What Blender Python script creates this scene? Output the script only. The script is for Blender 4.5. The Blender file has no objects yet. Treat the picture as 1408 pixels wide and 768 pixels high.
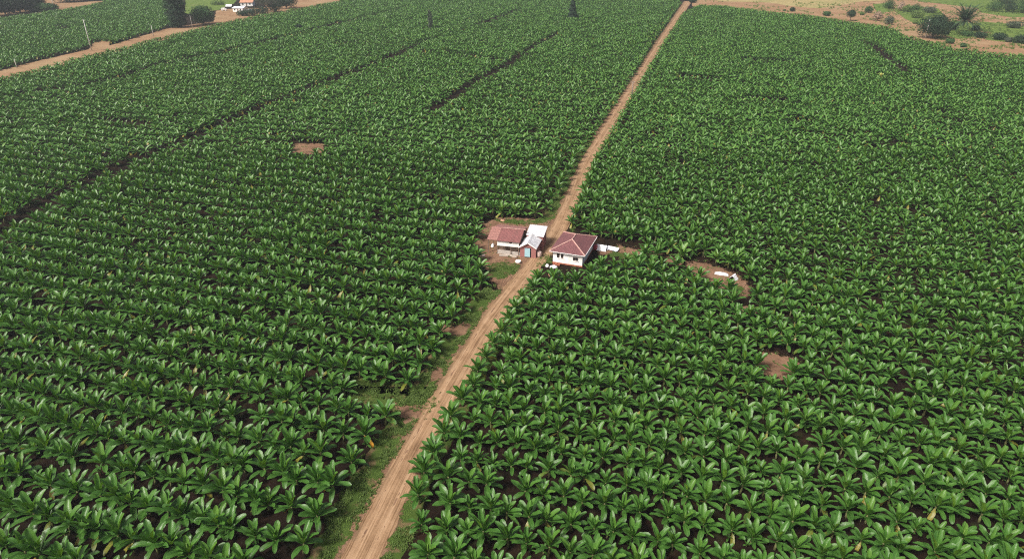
import bpy, math, random
from mathutils import Vector, Matrix, noise
random.seed(7)
R = math.radians
scene = bpy.context.scene
COL = scene.collection

# ------------------------------------------------------------------ camera model (also used to survey points of the place)
W0, H0 = 1408, 768
FPX = 704 / math.tan(R(36.85))
PIT = R(27.3)
HC = 54.0
SP, CP = math.sin(PIT), math.cos(PIT)

def at(x, y, z=0.0):
    cx = (x - 704) / FPX; cy = (384 - y) / FPX
    dy = CP + cy * SP; dz = -SP + cy * CP
    t = (z - HC) / dz
    return (cx * t, dy * t)

def seen(X, Y, Z=0.0):
    Z = Z - HC
    d = Y * CP - Z * SP; u = Y * SP + Z * CP
    return 704 + FPX * X / d, 384 - FPX * u / d, FPX / d

def height_at(bx, by, ty):
    """height of an upright thing with its foot at pixel bx,by whose top is seen at row ty"""
    X, Y = at(bx, by)
    lo, hi = 0.0, 60.0
    for _ in range(40):
        m = (lo + hi) / 2
        if seen(X, Y, m)[1] > ty: lo = m
        else: hi = m
    return lo

# ------------------------------------------------------------------ helpers
class MB:
    def __init__(s): s.v = []; s.f = []; s.uv = []; s.tone = []; s.mi = []
    def vert(s, p, tone=0.5): s.v.append(tuple(p)); s.tone.append(tone); return len(s.v) - 1
    def face(s, idx, uv=None, mi=0):
        s.f.append(tuple(idx)); s.uv.append(uv or [(0, 0)] * len(idx)); s.mi.append(mi)
    def quad(s, a, b, c, d, tone=0.5, uv=None, mi=0):
        i = [s.vert(p, tone) for p in (a, b, c, d)]; s.face(i, uv, mi)
    def poly(s, pts, tone=0.5):
        s.face([s.vert(p, tone) for p in pts])
    def box(s, c, d, rz=0.0, tone=0.5, M=None):
        c = Vector(c); d = Vector(d) / 2
        rot = Matrix.Rotation(rz, 3, 'Z')
        P = []
        for sx in (-1, 1):
            for sy in (-1, 1):
                for sz in (-1, 1):
                    p = c + rot @ Vector((sx * d.x, sy * d.y, sz * d.z))
                    P.append(s.vert(M @ p if M else p, tone))
        for q in ((0, 1, 3, 2), (4, 6, 7, 5), (0, 4, 5, 1), (2, 3, 7, 6), (0, 2, 6, 4), (1, 5, 7, 3)):
            s.face([P[k] for k in q])
    def slab(s, pts, th, tone=0.5):
        """planar polygon given a thickness downward along its normal"""
        pts = [Vector(p) for p in pts]
        n = (pts[1] - pts[0]).cross(pts[2] - pts[0]).normalized()
        if n.z < 0: n = -n
        a = [s.vert(p, tone) for p in pts]; b = [s.vert(p - n * th, tone) for p in pts]
        k = len(pts)
        s.face(a); s.face(b[::-1])
        for i in range(k):
            j = (i + 1) % k
            s.face([a[i], b[i], b[j], a[j]])
    def tube(s, path, radii, n=8, tone=0.5, cap=True):
        rings = []
        for i, p in enumerate(path):
            p = Vector(p)
            q = Vector(path[min(i + 1, len(path) - 1)]) - Vector(path[max(i - 1, 0)])
            q = q.normalized() if q.length > 1e-9 else Vector((0, 0, 1))
            e = Vector((1, 0, 0)) if abs(q.x) < 0.8 else Vector((0, 1, 0))
            a = q.cross(e).normalized(); b = q.cross(a)
            rings.append([s.vert(p + (a * math.cos(k * 2 * math.pi / n) + b * math.sin(k * 2 * math.pi / n)) * radii[i], tone) for k in range(n)])
        for i in range(len(rings) - 1):
            for k in range(n):
                s.face([rings[i][k], rings[i][(k + 1) % n], rings[i + 1][(k + 1) % n], rings[i + 1][k]])
        if cap:
            s.face(rings[0][::-1]); s.face(rings[-1])
    def lathe(s, prof, c=(0, 0, 0), n=14, tone=0.5):
        rings = []
        for r, z in prof:
            rings.append([s.vert((c[0] + r * math.cos(k * 2 * math.pi / n), c[1] + r * math.sin(k * 2 * math.pi / n), c[2] + z), tone) for k in range(n)])
        for i in range(len(rings) - 1):
            for k in range(n):
                s.face([rings[i][k], rings[i][(k + 1) % n], rings[i + 1][(k + 1) % n], rings[i + 1][k]])
        s.face(rings[0][::-1]); s.face(rings[-1])
    def mesh(s, name, mats, smooth=False):
        me = bpy.data.meshes.new(name)
        me.from_pydata(s.v, [], s.f)
        uvl = me.uv_layers.new(name='UVMap')
        flat = [c for u in s.uv for p in u for c in p]
        uvl.data.foreach_set('uv', flat)
        at_ = me.attributes.new('tone', 'FLOAT', 'POINT')
        at_.data.foreach_set('value', s.tone)
        for m in (mats if isinstance(mats, (list, tuple)) else [mats]): me.materials.append(m)
        me.polygons.foreach_set('material_index', s.mi)
        if smooth: me.polygons.foreach_set('use_smooth', [True] * len(me.polygons))
        me.update()
        return me

def link(name, me, parent=None, loc=None, rz=None):
    o = bpy.data.objects.new(name, me); COL.objects.link(o)
    if parent: o.parent = parent
    if loc is not None: o.location = loc
    if rz is not None: o.rotation_euler = (0, 0, rz)
    return o

def tag(o, label=None, cat=None, group=None, kind=None):
    if label: o['label'] = label
    if cat: o['category'] = cat
    if group: o['group'] = group
    if kind: o['kind'] = kind
    return o

def thing(name, label, cat, loc=(0, 0, 0), rz=0.0, group=None):
    o = link(name, None, None, loc, rz)
    o.empty_display_size = 0.3
    return tag(o, label, cat, group)

# ------------------------------------------------------------------ materials
def newmat(name):
    m = bpy.data.materials.new(name); m.use_nodes = True
    nt = m.node_tree; nt.nodes.clear()
    out = nt.nodes.new('ShaderNodeOutputMaterial')
    return m, nt, out
def N(nt, t, **kw):
    n = nt.nodes.new(t)
    for k, v in kw.items():
        if k in n.inputs.keys() and not hasattr(n, k): n.inputs[k].default_value = v
        else: setattr(n, k, v)
    return n
def L(nt, a, b): nt.links.new(a, b)
def ramp(nt, fac, stops, interp='LINEAR'):
    r = nt.nodes.new('ShaderNodeValToRGB'); r.color_ramp.interpolation = interp
    el = r.color_ramp.elements
    while len(el) < len(stops): el.new(0.5)
    for e, (p, c) in zip(el, stops):
        e.position = p; e.color = (*c, 1)
    L(nt, fac, r.inputs[0]); return r.outputs[0]
def noise_n(nt, vec, scale, detail=4, rough=0.6):
    n = nt.nodes.new('ShaderNodeTexNoise')
    n.inputs['Scale'].default_value = scale; n.inputs['Detail'].default_value = detail; n.inputs['Roughness'].default_value = rough
    if vec: L(nt, vec, n.inputs['Vector'])
    return n.outputs['Fac']
def mix(nt, fac, a, b, mode='MIX'):
    n = nt.nodes.new('ShaderNodeMix'); n.data_type = 'RGBA'; n.blend_type = mode
    for s, v in ((n.inputs[0], fac), (n.inputs[6], a), (n.inputs[7], b)):
        if isinstance(v, bpy.types.NodeSocket): L(nt, v, s)
        elif isinstance(v, (tuple, list)): s.default_value = (*v, 1)
        else: s.default_value = v
    return n.outputs[2]
def math_n(nt, op, a, b=None, c=None):
    n = nt.nodes.new('ShaderNodeMath'); n.operation = op
    for s, v in zip(n.inputs, (a, b, c)):
        if v is None: continue
        if isinstance(v, bpy.types.NodeSocket): L(nt, v, s)
        else: s.default_value = v
    return n.outputs[0]
def maprange(nt, v, a, b, c, d):
    n = nt.nodes.new('ShaderNodeMapRange'); L(nt, v, n.inputs[0])
    for k, x in enumerate((a, b, c, d)): n.inputs[k + 1].default_value = x
    return n.outputs[0]
def bsdf(nt, out, col, rough=0.8, spec=0.3, bump=None, bstr=0.4, bdist=0.05, metal=0.0):
    b = nt.nodes.new('ShaderNodeBsdfPrincipled')
    for s, v in (('Base Color', col), ('Roughness', rough), ('Specular IOR Level', spec), ('Metallic', metal)):
        if isinstance(v, bpy.types.NodeSocket): L(nt, v, b.inputs[s])
        else: b.inputs[s].default_value = (*v, 1) if isinstance(v, tuple) else v
    if bump is not None:
        n = nt.nodes.new('ShaderNodeBump'); n.inputs['Strength'].default_value = bstr; n.inputs['Distance'].default_value = bdist
        L(nt, bump, n.inputs['Height']); L(nt, n.outputs[0], b.inputs['Normal'])
    if out: L(nt, b.outputs[0], out.inputs[0])
    return b

def mat_plain(name, col, var=0.15, scale=3.0, rough=0.8, spec=0.25, metal=0.0, dirt=None, bstr=0.2):
    m, nt, out = newmat(name)
    tc = N(nt, 'ShaderNodeTexCoord')
    n = noise_n(nt, tc.outputs['Object'], scale, 6)
    lo = tuple(c * (1 - var) for c in col); hi = tuple(min(1, c * (1 + var)) for c in col)
    c = ramp(nt, n, [(0.3, lo), (0.7, hi)])
    if dirt:
        n2 = noise_n(nt, tc.outputs['Object'], scale * 0.6, 8, 0.7)
        c = mix(nt, maprange(nt, n2, 0.5, 0.68, 0, 0.7), c, dirt)
    bsdf(nt, out, c, rough, spec, n, bstr, 0.03, metal)
    return m

def mat_soil(name, stops, sc=0.25, rough=0.95, extra=None):
    m, nt, out = newmat(name)
    geo = N(nt, 'ShaderNodeNewGeometry')
    p = geo.outputs['Position']
    a = noise_n(nt, p, sc, 8, 0.65); b = noise_n(nt, p, sc * 9, 6, 0.7)
    f = math_n(nt, 'ADD', math_n(nt, 'MULTIPLY', a, 0.6), math_n(nt, 'MULTIPLY', b, 0.4))
    c = ramp(nt, f, stops)
    if extra:
        e = noise_n(nt, p, extra[1], 5, 0.6)
        c = mix(nt, maprange(nt, e, extra[2], extra[3], 0, extra[4]), c, extra[0])
    bsdf(nt, out, c, rough, 0.1, b, 0.6, 0.12)
    return m

M = {}
# soil and grass
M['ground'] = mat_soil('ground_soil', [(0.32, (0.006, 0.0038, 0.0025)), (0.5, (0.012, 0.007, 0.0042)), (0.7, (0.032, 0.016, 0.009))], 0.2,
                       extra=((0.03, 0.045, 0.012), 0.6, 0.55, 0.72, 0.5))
M['bare'] = mat_soil('bare_soil', [(0.3, (0.08, 0.045, 0.028)), (0.5, (0.18, 0.105, 0.065)), (0.7, (0.29, 0.18, 0.115))], 0.25,
                     extra=((0.09, 0.12, 0.03), 0.8, 0.6, 0.75, 0.6))
M['redsoil'] = mat_soil('red_soil', [(0.3, (0.17, 0.095, 0.05)), (0.5, (0.26, 0.155, 0.085)), (0.7, (0.33, 0.225, 0.135))], 0.08,
                        extra=((0.33, 0.25, 0.14), 0.03, 0.45, 0.7, 0.6))
M['drygrass'] = mat_soil('dry_pasture', [(0.3, (0.20, 0.17, 0.07)), (0.5, (0.32, 0.26, 0.12)), (0.7, (0.40, 0.31, 0.18))], 0.1,
                         extra=((0.15, 0.19, 0.05), 0.05, 0.5, 0.7, 0.6))
M['pasture'] = mat_soil('green_pasture', [(0.3, (0.06, 0.10, 0.025)), (0.5, (0.10, 0.155, 0.03)), (0.7, (0.15, 0.19, 0.055))], 0.15,
                        extra=((0.25, 0.2, 0.1), 0.08, 0.6, 0.75, 0.6))
M['verge'] = mat_soil('verge_turf', [(0.3, (0.03, 0.055, 0.010)), (0.5, (0.05, 0.085, 0.016)), (0.7, (0.07, 0.105, 0.024))], 0.5,
                      extra=((0.15, 0.095, 0.055), 0.45, 0.52, 0.64, 0.8))

def mat_road():
    m, nt, out = newmat('dirt_road_earth')
    uv = N(nt, 'ShaderNodeUVMap'); uv.uv_map = 'UVMap'
    sep = N(nt, 'ShaderNodeSeparateXYZ'); L(nt, uv.outputs[0], sep.inputs[0])
    cmb = N(nt, 'ShaderNodeCombineXYZ')
    L(nt, math_n(nt, 'MULTIPLY', sep.outputs[0], 0.06), cmb.inputs[0]); L(nt, math_n(nt, 'MULTIPLY', sep.outputs[1], 1.6), cmb.inputs[1])
    streak = noise_n(nt, cmb.outputs[0], 2.0, 6, 0.65)
    cm2 = N(nt, 'ShaderNodeCombineXYZ')
    L(nt, math_n(nt, 'MULTIPLY', sep.outputs[0], 0.05), cm2.inputs[0]); L(nt, math_n(nt, 'MULTIPLY', sep.outputs[1], 4.5), cm2.inputs[1])
    fine = noise_n(nt, cm2.outputs[0], 1.5, 3, 0.6)
    geo = N(nt, 'ShaderNodeNewGeometry')
    a = noise_n(nt, geo.outputs['Position'], 0.35, 7, 0.6); b = noise_n(nt, geo.outputs['Position'], 5, 5, 0.7)
    # wheel tracks: compacted pale earth, darker loose earth between and outside
    v = math_n(nt, 'ABSOLUTE', sep.outputs[1])
    tr = math_n(nt, 'ABSOLUTE', math_n(nt, 'SUBTRACT', v, 0.8))
    trk = maprange(nt, tr, 0.1, 0.55, 1.0, 0.0)
    f = math_n(nt, 'ADD', math_n(nt, 'MULTIPLY', streak, 0.55), math_n(nt, 'ADD', math_n(nt, 'MULTIPLY', a, 0.35), math_n(nt, 'MULTIPLY', b, 0.18)))
    f = math_n(nt, 'ADD', f, math_n(nt, 'MULTIPLY', math_n(nt, 'SUBTRACT', trk, 0.5), 0.08))
    f = math_n(nt, 'ADD', f, math_n(nt, 'MULTIPLY', math_n(nt, 'SUBTRACT', fine, 0.5), 0.42))
    c = ramp(nt, f, [(0.36, (0.12, 0.070, 0.038)), (0.46, (0.22, 0.134, 0.074)), (0.57, (0.32, 0.205, 0.120)), (0.72, (0.39, 0.265, 0.165))])
    # left shoulder of dark churned earth
    sh = maprange(nt, math_n(nt, 'ADD', sep.outputs[1], math_n(nt, 'MULTIPLY', a, 0.8)), -0.95, -0.65, 1, 0)
    c = mix(nt, math_n(nt, 'MULTIPLY', sh, maprange(nt, a, 0.45, 0.6, 0, 0.75)), c, (0.13, 0.085, 0.05))
    bsdf(nt, out, c, 0.95, 0.1, math_n(nt, 'ADD', streak, math_n(nt, 'MULTIPLY', b, 0.5)), 0.55, 0.08)
    return m
M['road'] = mat_road()

def mat_leaf(name, dark, mid, young, rough=0.36, rib=True, transl=0.18, dead=(0.5, 0.22, 0.03), objvar=0.5, spec=0.5):
    m, nt, out = newmat(name)
    at_ = N(nt, 'ShaderNodeAttribute'); at_.attribute_name = 'tone'
    oi = N(nt, 'ShaderNodeObjectInfo')
    geo = N(nt, 'ShaderNodeNewGeometry')
    f = math_n(nt, 'ADD', at_.outputs['Fac'], math_n(nt, 'MULTIPLY', math_n(nt, 'SUBTRACT', oi.outputs['Random'], 0.5), 0.16 * objvar))
    c = ramp(nt, f, [(0.0, dead), (0.08, dead), (0.14, dark), (0.5, mid), (0.86, young), (1.0, tuple(min(1, x * 1.5) for x in young))])
    n = noise_n(nt, geo.outputs['Position'], 0.07, 3, 0.5)
    c = mix(nt, maprange(nt, n, 0.38, 0.62, 0.0, 0.45 * objvar), c, tuple(x * y for x, y in zip(mid, (1.35, 1.2, 1.0))))
    bump = None
    if rib:
        uv = N(nt, 'ShaderNodeUVMap'); uv.uv_map = 'UVMap'
        sep = N(nt, 'ShaderNodeSeparateXYZ'); L(nt, uv.outputs[0], sep.inputs[0])
        ax = math_n(nt, 'ABSOLUTE', sep.outputs[0])
        r = maprange(nt, ax, 0.03, 0.12, 1.0, 0.0)
        c = mix(nt, math_n(nt, 'MULTIPLY', r, 0.75), c, (0.17, 0.30, 0.07))
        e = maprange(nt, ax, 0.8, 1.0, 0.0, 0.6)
        c = mix(nt, e, c, (0.15, 0.26, 0.08))  # bright rim light along the leaf margins, put into the colour
        vein = math_n(nt, 'SINE', math_n(nt, 'MULTIPLY', math_n(nt, 'ADD', sep.outputs[1], math_n(nt, 'MULTIPLY', ax, 0.12)), 95.0))
        vn = noise_n(nt, uv.outputs[0], 9, 4, 0.6)
        c = mix(nt, maprange(nt, vn, 0.35, 0.7, 0.0, 0.35), c, tuple(x * 0.6 for x in mid))
        bump = math_n(nt, 'ADD', math_n(nt, 'MULTIPLY', vein, 0.25), vn)
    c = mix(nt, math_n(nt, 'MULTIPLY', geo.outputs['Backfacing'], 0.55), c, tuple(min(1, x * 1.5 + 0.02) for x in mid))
    b = bsdf(nt, None, c, rough, spec, bump, 0.35, 0.03)
    tr = N(nt, 'ShaderNodeBsdfTranslucent')
    L(nt, mix(nt, 1.0, c, (1.5, 1.6, 0.7), 'MULTIPLY'), tr.inputs[0])
    ms = N(nt, 'ShaderNodeMixShader'); ms.inputs[0].default_value = transl
    L(nt, b.outputs[0], ms.inputs[1]); L(nt, tr.outputs[0], ms.inputs[2]); L(nt, ms.outputs[0], out.inputs[0])
    return m
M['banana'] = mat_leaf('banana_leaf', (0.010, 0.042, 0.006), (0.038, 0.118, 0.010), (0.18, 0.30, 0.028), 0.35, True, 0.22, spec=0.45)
M['banana_far'] = mat_leaf('banana_leaf_far', (0.010, 0.041, 0.006), (0.042, 0.122, 0.012), (0.19, 0.28, 0.03), 0.42, False, 0.15)
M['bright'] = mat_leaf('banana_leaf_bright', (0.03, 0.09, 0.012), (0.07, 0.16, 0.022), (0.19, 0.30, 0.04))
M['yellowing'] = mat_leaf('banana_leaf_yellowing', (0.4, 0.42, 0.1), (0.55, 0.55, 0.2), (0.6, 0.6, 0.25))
M['stem'] = mat_plain('banana_stem', (0.14, 0.15, 0.06), 0.4, 5, 0.7, dirt=(0.10, 0.06, 0.03))
M['deadleaf'] = mat_plain('dead_banana_leaf', (0.55, 0.27, 0.03), 0.3, 4, 0.7)
M['grass'] = mat_leaf('grass_blade', (0.045, 0.09, 0.014), (0.08, 0.14, 0.022), (0.15, 0.18, 0.045), 0.7, False, 0.25, (0.2, 0.15, 0.07))
def treeleaf(name, d, m_, y): M[name] = mat_leaf(name, d, m_, y, 0.75, False, 0.1, (0.2, 0.12, 0.05), 0.3, 0.12)
treeleaf('leaf_dark', (0.006, 0.018, 0.008), (0.012, 0.032, 0.013), (0.025, 0.055, 0.02))
treeleaf('leaf_mid', (0.014, 0.042, 0.012), (0.028, 0.07, 0.018), (0.055, 0.11, 0.03))
treeleaf('leaf_light', (0.045, 0.085, 0.02), (0.075, 0.125, 0.028), (0.14, 0.18, 0.05))
treeleaf('leaf_grey', (0.03, 0.045, 0.026), (0.05, 0.07, 0.042), (0.09, 0.11, 0.065))
treeleaf('leaf_dry', (0.16, 0.11, 0.08), (0.25, 0.18, 0.13), (0.34, 0.25, 0.19))
treeleaf('leaf_palm', (0.016, 0.036, 0.018), (0.032, 0.065, 0.032), (0.08, 0.125, 0.06))
M['bark'] = mat_plain('bark', (0.12, 0.09, 0.065), 0.35, 4, 0.9)
M['palebark'] = mat_plain('pale_bark', (0.38, 0.33, 0.28), 0.3, 3, 0.9)
# buildings
def mat_roof(name, col, rust, worn, pitch=0.55):
    m, nt, out = newmat(name)
    tc = N(nt, 'ShaderNodeTexCoord')
    uv = N(nt, 'ShaderNodeUVMap'); uv.uv_map = 'UVMap'
    sep = N(nt, 'ShaderNodeSeparateXYZ'); L(nt, uv.outputs[0], sep.inputs[0])
    cm = N(nt, 'ShaderNodeCombineXYZ')
    L(nt, math_n(nt, 'MULTIPLY', sep.outputs[0], 3.0), cm.inputs[0]); L(nt, math_n(nt, 'MULTIPLY', sep.outputs[1], 0.5), cm.inputs[1])
    n = noise_n(nt, cm.outputs[0], 1.6, 7, 0.7); n2 = noise_n(nt, tc.outputs['Object'], 0.7, 6, 0.65)
    c = ramp(nt, n, [(0.3, tuple(x * 0.72 for x in col)), (0.55, col), (0.7, tuple(min(1, x * 1.2) for x in col))])
    c = mix(nt, maprange(nt, n2, 0.5, 0.7, 0, 0.7), c, rust)
    c = mix(nt, maprange(nt, n, 0.6, 0.74, 0, 0.75), c, worn)
    row = math_n(nt, 'FRACT', math_n(nt, 'DIVIDE', sep.outputs[1], pitch))
    c = mix(nt, maprange(nt, row, 0.0, 0.12, 0.45, 0.0), c, tuple(x * 0.5 for x in col))
    wave = math_n(nt, 'SINE', math_n(nt, 'MULTIPLY', sep.outputs[0], 2 * math.pi / 0.25))
    bsdf(nt, out, c, 0.75, 0.25, wave, 0.6, 0.04)
    return m
M['roofred'] = mat_roof('red_roof_sheet', (0.23, 0.095, 0.09), (0.14, 0.075, 0.065), (0.36, 0.23, 0.205), 1.1)
M['roofpale'] = mat_roof('faded_and_skylit_roof_sheet', (0.33, 0.165, 0.14), (0.24, 0.11, 0.095), (0.50, 0.35, 0.30), 0.9)
M['roofhip'] = mat_roof('hip_roof_tile', (0.175, 0.075, 0.078), (0.11, 0.055, 0.055), (0.31, 0.185, 0.17), 0.42)
M['ridge'] = mat_plain('ridge_tile', (0.46, 0.28, 0.24), 0.2, 4)
M['tin'] = mat_roof('white_tin', (0.62, 0.63, 0.66), (0.48, 0.45, 0.44), (0.72, 0.72, 0.74), 1.6)
M['white'] = mat_plain('white_wall_paint', (0.80, 0.79, 0.77), 0.05, 1.5, 0.8, dirt=(0.62, 0.58, 0.52))
M['trim'] = mat_plain('white_trim', (0.8, 0.79, 0.78), 0.06, 3, 0.6)
M['redwall'] = mat_plain('red_painted_wall', (0.30, 0.13, 0.12), 0.15, 2)
M['brick'] = mat_plain('red_brick', (0.34, 0.12, 0.07), 0.3, 6)
M['brownwall'] = mat_plain('brown_wall', (0.30, 0.22, 0.17), 0.25, 2)
M['concrete'] = mat_plain('concrete', (0.42, 0.38, 0.34), 0.2, 3)
M['wood'] = mat_plain('weathered_post', (0.16, 0.11, 0.085), 0.3, 6)
M['dark'] = mat_plain('dark_opening', (0.025, 0.022, 0.02), 0.2, 2, 0.5)
M['glass'] = mat_plain('window_glass', (0.03, 0.03, 0.035), 0.1, 2, 0.12, 0.5)
M['cyan'] = mat_plain('cyan_paint', (0.32, 0.52, 0.58), 0.08, 3, 0.6)
M['tarp'] = mat_plain('white_tarpaulin', (0.72, 0.73, 0.76), 0.1, 2, 0.5)
M['pink'] = mat_plain('red_pink_barrel', (0.42, 0.07, 0.09), 0.1, 3, 0.5)
M['plaster'] = mat_plain('pinkish_tank', (0.5, 0.38, 0.34), 0.15, 3)
M['terracotta'] = mat_plain('terracotta', (0.48, 0.27, 0.18), 0.2, 4)
M['pole'] = mat_plain('concrete_pole', (0.52, 0.51, 0.48), 0.12, 3)
M['oldpole'] = mat_plain('wooden_pole', (0.2, 0.16, 0.13), 0.2, 3)
M['metal'] = mat_plain('grey_metal', (0.4, 0.41, 0.42), 0.1, 3, 0.4)
M['orange'] = mat_plain('orange_tiles', (0.45, 0.23, 0.15), 0.2, 1)
M['bluetin'] = mat_plain('pale_blue_tin', (0.62, 0.64, 0.72), 0.08, 1, 0.5)

# ------------------------------------------------------------------ the road's own frame: u along, v to its right
AZ = R(15.93)
E_U = Vector((math.sin(AZ), math.cos(AZ))); E_V = Vector((math.cos(AZ), -math.sin(AZ)))
ORG = Vector((-25.47 * HC / 48, 0))
def uv_of(X, Y):
    d = Vector((X, Y)) - ORG
    return d.dot(E_U), d.dot(E_V)
def xy_of(u, v):
    p = ORG + E_U * u + E_V * v
    return p.x, p.y
ROAD_PX = [(470, 830), (497, 768), (516, 723), (540, 668), (572, 614), (602, 560), (618, 532), (648, 484), (678, 432), (708, 396), (731, 369), (750, 342), (768, 315), (780, 287), (791, 260), (803, 228), (835, 176), (872, 117), (908, 58.6), (944, 5), (953, -8)]
ROAD = sorted(uv_of(*at(*p)) for p in ROAD_PX)
def road_v(u):
    if u <= ROAD[0][0]: return ROAD[0][1]
    for (a, va), (b, vb) in zip(ROAD, ROAD[1:]):
        if u <= b: return va + (vb - va) * (u - a) / (b - a)
    return ROAD[-1][1]
def road_c(u):          # smoothed
    return sum(road_v(u + k) * w for k, w in ((-12, 1), (-6, 2), (0, 3), (6, 2), (12, 1))) / 9
def road_hw(u):
    return 1.95 - .25 * max(0, min(1, (u - 30) / 40)) if u < 70 else (1.7 + (u - 70) * 0.0012 if u < 300 else 1.98 + (u - 300) * 0.003)
def nz(x, y, s=1.0): return noise.noise(Vector((x * s, y * s, 3.7)))

def ribbon(name, cen, hwl, hwr, u0, u1, step, z, mat, prof=None, jag=0.3, nv=12, fade=0):
    mb = MB(); prev = None
    k = int((u1 - u0) / step)
    for i in range(k + 1):
        u = u0 + (u1 - u0) * i / k
        c = cen(u)
        l = hwl(u) + jag * (nz(u, 1.3, 0.35) + 0.7 * nz(u, 4.1, 1.3) + 0.4 * nz(u, 9, 4)); r = hwr(u) + jag * (nz(u, 7.7, 0.4) + 0.7 * nz(u, 2.2, 1.5) + 0.4 * nz(u, 5, 4))
        row = []
        for j in range(nv + 1):
            t = j / nv; v = -l + (l + r) * t
            zz = z + (prof(v, t, u) if prof else 0)
            x, y = xy_of(u, c + v)
            row.append((mb.vert((x, y, zz), max(-2, min(2, (min(t, 1 - t) * (l + r) - fade) * 1.6)) if fade else .5), (u, v)))
        if prev:
            for j in range(nv):
                a, b, cc, d = prev[j], prev[j + 1], row[j + 1], row[j]
                mb.face((a[0], b[0], cc[0], d[0]), [a[1], b[1], cc[1], d[1]])
        prev = row
    return link(name, mb.mesh(name, mat, True))

def inside(p, poly):
    x, y = p; c = False; n = len(poly)
    for i in range(n):
        x1, y1 = poly[i]; x2, y2 = poly[(i + 1) % n]
        if (y1 > y) != (y2 > y) and x < (x2 - x1) * (y - y1) / (y2 - y1) + x1: c = not c
    return c

def sheet(name, poly, z, mat, jag=0.35, step=0.8):
    """flat patch of soil or turf with a ragged natural edge; poly in metres"""
    pts = []
    n = len(poly)
    for i in range(n):
        a = Vector(poly[i]); b = Vector(poly[(i + 1) % n])
        k = max(1, int((b - a).length / step)); d = (b - a); nn = Vector((-d.y, d.x)).normalized()
        for j in range(k):
            p = a + d * j / k
            q = p + nn * jag * (nz(p.x, p.y, 0.5) + 0.8 * nz(p.x, p.y, 1.7))
            pts.append((q.x, q.y, z))
    import bmesh
    bm = bmesh.new()
    f = bm.faces.new([bm.verts.new(p) for p in pts])
    bmesh.ops.triangulate(bm, faces=[f])
    bm.normal_update()
    for fc in bm.faces:
        if fc.normal.z < 0: fc.normal_flip()
    me = bpy.data.meshes.new(name); bm.to_mesh(me); bm.free()
    me.materials.append(mat)
    return link(name, me)
def ragged(m):
    """soil or turf whose edge breaks up into the ground round it"""
    k = m.name + '_ragged'
    if k in bpy.data.materials: return bpy.data.materials[k]
    m2 = m.copy(); m2.name = k; nt = m2.node_tree
    out = [n for n in nt.nodes if n.type == 'OUTPUT_MATERIAL'][0]; src = out.inputs[0].links[0].from_socket
    a = nt.nodes.new('ShaderNodeAttribute'); a.attribute_name = 'tone'
    g = nt.nodes.new('ShaderNodeNewGeometry')
    n1 = noise_n(nt, g.outputs['Position'], 0.9, 8, 0.7)
    f = math_n(nt, 'ADD', a.outputs['Fac'], math_n(nt, 'MULTIPLY', math_n(nt, 'SUBTRACT', n1, 0.5), 6.5))
    f = maprange(nt, f, -0.25, 0.25, 0, 1)
    t = nt.nodes.new('ShaderNodeBsdfTransparent'); ms = nt.nodes.new('ShaderNodeMixShader')
    L(nt, f, ms.inputs[0]); L(nt, t.outputs[0], ms.inputs[1]); L(nt, src, ms.inputs[2]); L(nt, ms.outputs[0], out.inputs[0])
    return m2
def patch(name, poly, z, mat, cell=0.45, feather=1.0):
    mb = MB(); ids = {}
    xs = [p[0] for p in poly]; ys = [p[1] for p in poly]
    V2 = [Vector(p) for p in poly]; n = len(V2)
    def dist(x, y):
        p = Vector((x, y)); d = 1e9
        for i in range(n):
            a = V2[i]; ab = V2[(i + 1) % n] - a; t = max(0, min(1, (p - a).dot(ab) / max(1e-9, ab.length_squared)))
            d = min(d, (p - a - ab * t).length)
        return d if inside((x, y), poly) else -d
    x0, y0 = min(xs) - feather, min(ys) - feather
    nx = int((max(xs) - min(xs) + 2 * feather) / cell) + 1; ny = int((max(ys) - min(ys) + 2 * feather) / cell) + 1
    D = [[dist(x0 + i * cell, y0 + j * cell) for j in range(ny + 1)] for i in range(nx + 1)]
    def vid(i, j):
        if (i, j) not in ids: ids[i, j] = mb.vert((x0 + i * cell, y0 + j * cell, z), max(-2, min(2, D[i][j] * 1.3)))
        return ids[i, j]
    for i in range(nx):
        for j in range(ny):
            if max(D[i][j], D[i + 1][j], D[i][j + 1], D[i + 1][j + 1]) > -feather:
                mb.face((vid(i, j), vid(i + 1, j), vid(i + 1, j + 1), vid(i, j + 1)))
    return link(name, mb.mesh(name, ragged(mat)))
def gp(pts, z=0.0): return [at(x, y, z) for x, y in pts]

# ------------------------------------------------------------------ ground, roads, verges
mb = MB(); S = 1500
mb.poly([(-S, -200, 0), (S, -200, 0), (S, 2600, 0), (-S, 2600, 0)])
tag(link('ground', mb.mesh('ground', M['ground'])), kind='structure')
def rprof(v, t, u):
    e = min(1, min(t, 1 - t) * 6)
    return 0.035 * e - 0.05 * e * math.exp(-((abs(v) - 0.8) / 0.22) ** 2) + 0.02 * nz(u, v, 1.2) * e
U_END = uv_of(*at(946, 2))[0]
tag(ribbon('dirt_road', road_c, road_hw, road_hw, 5, U_END, 0.5, 0.03, M['road'], rprof, 0.4, 14), kind='structure')

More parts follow.
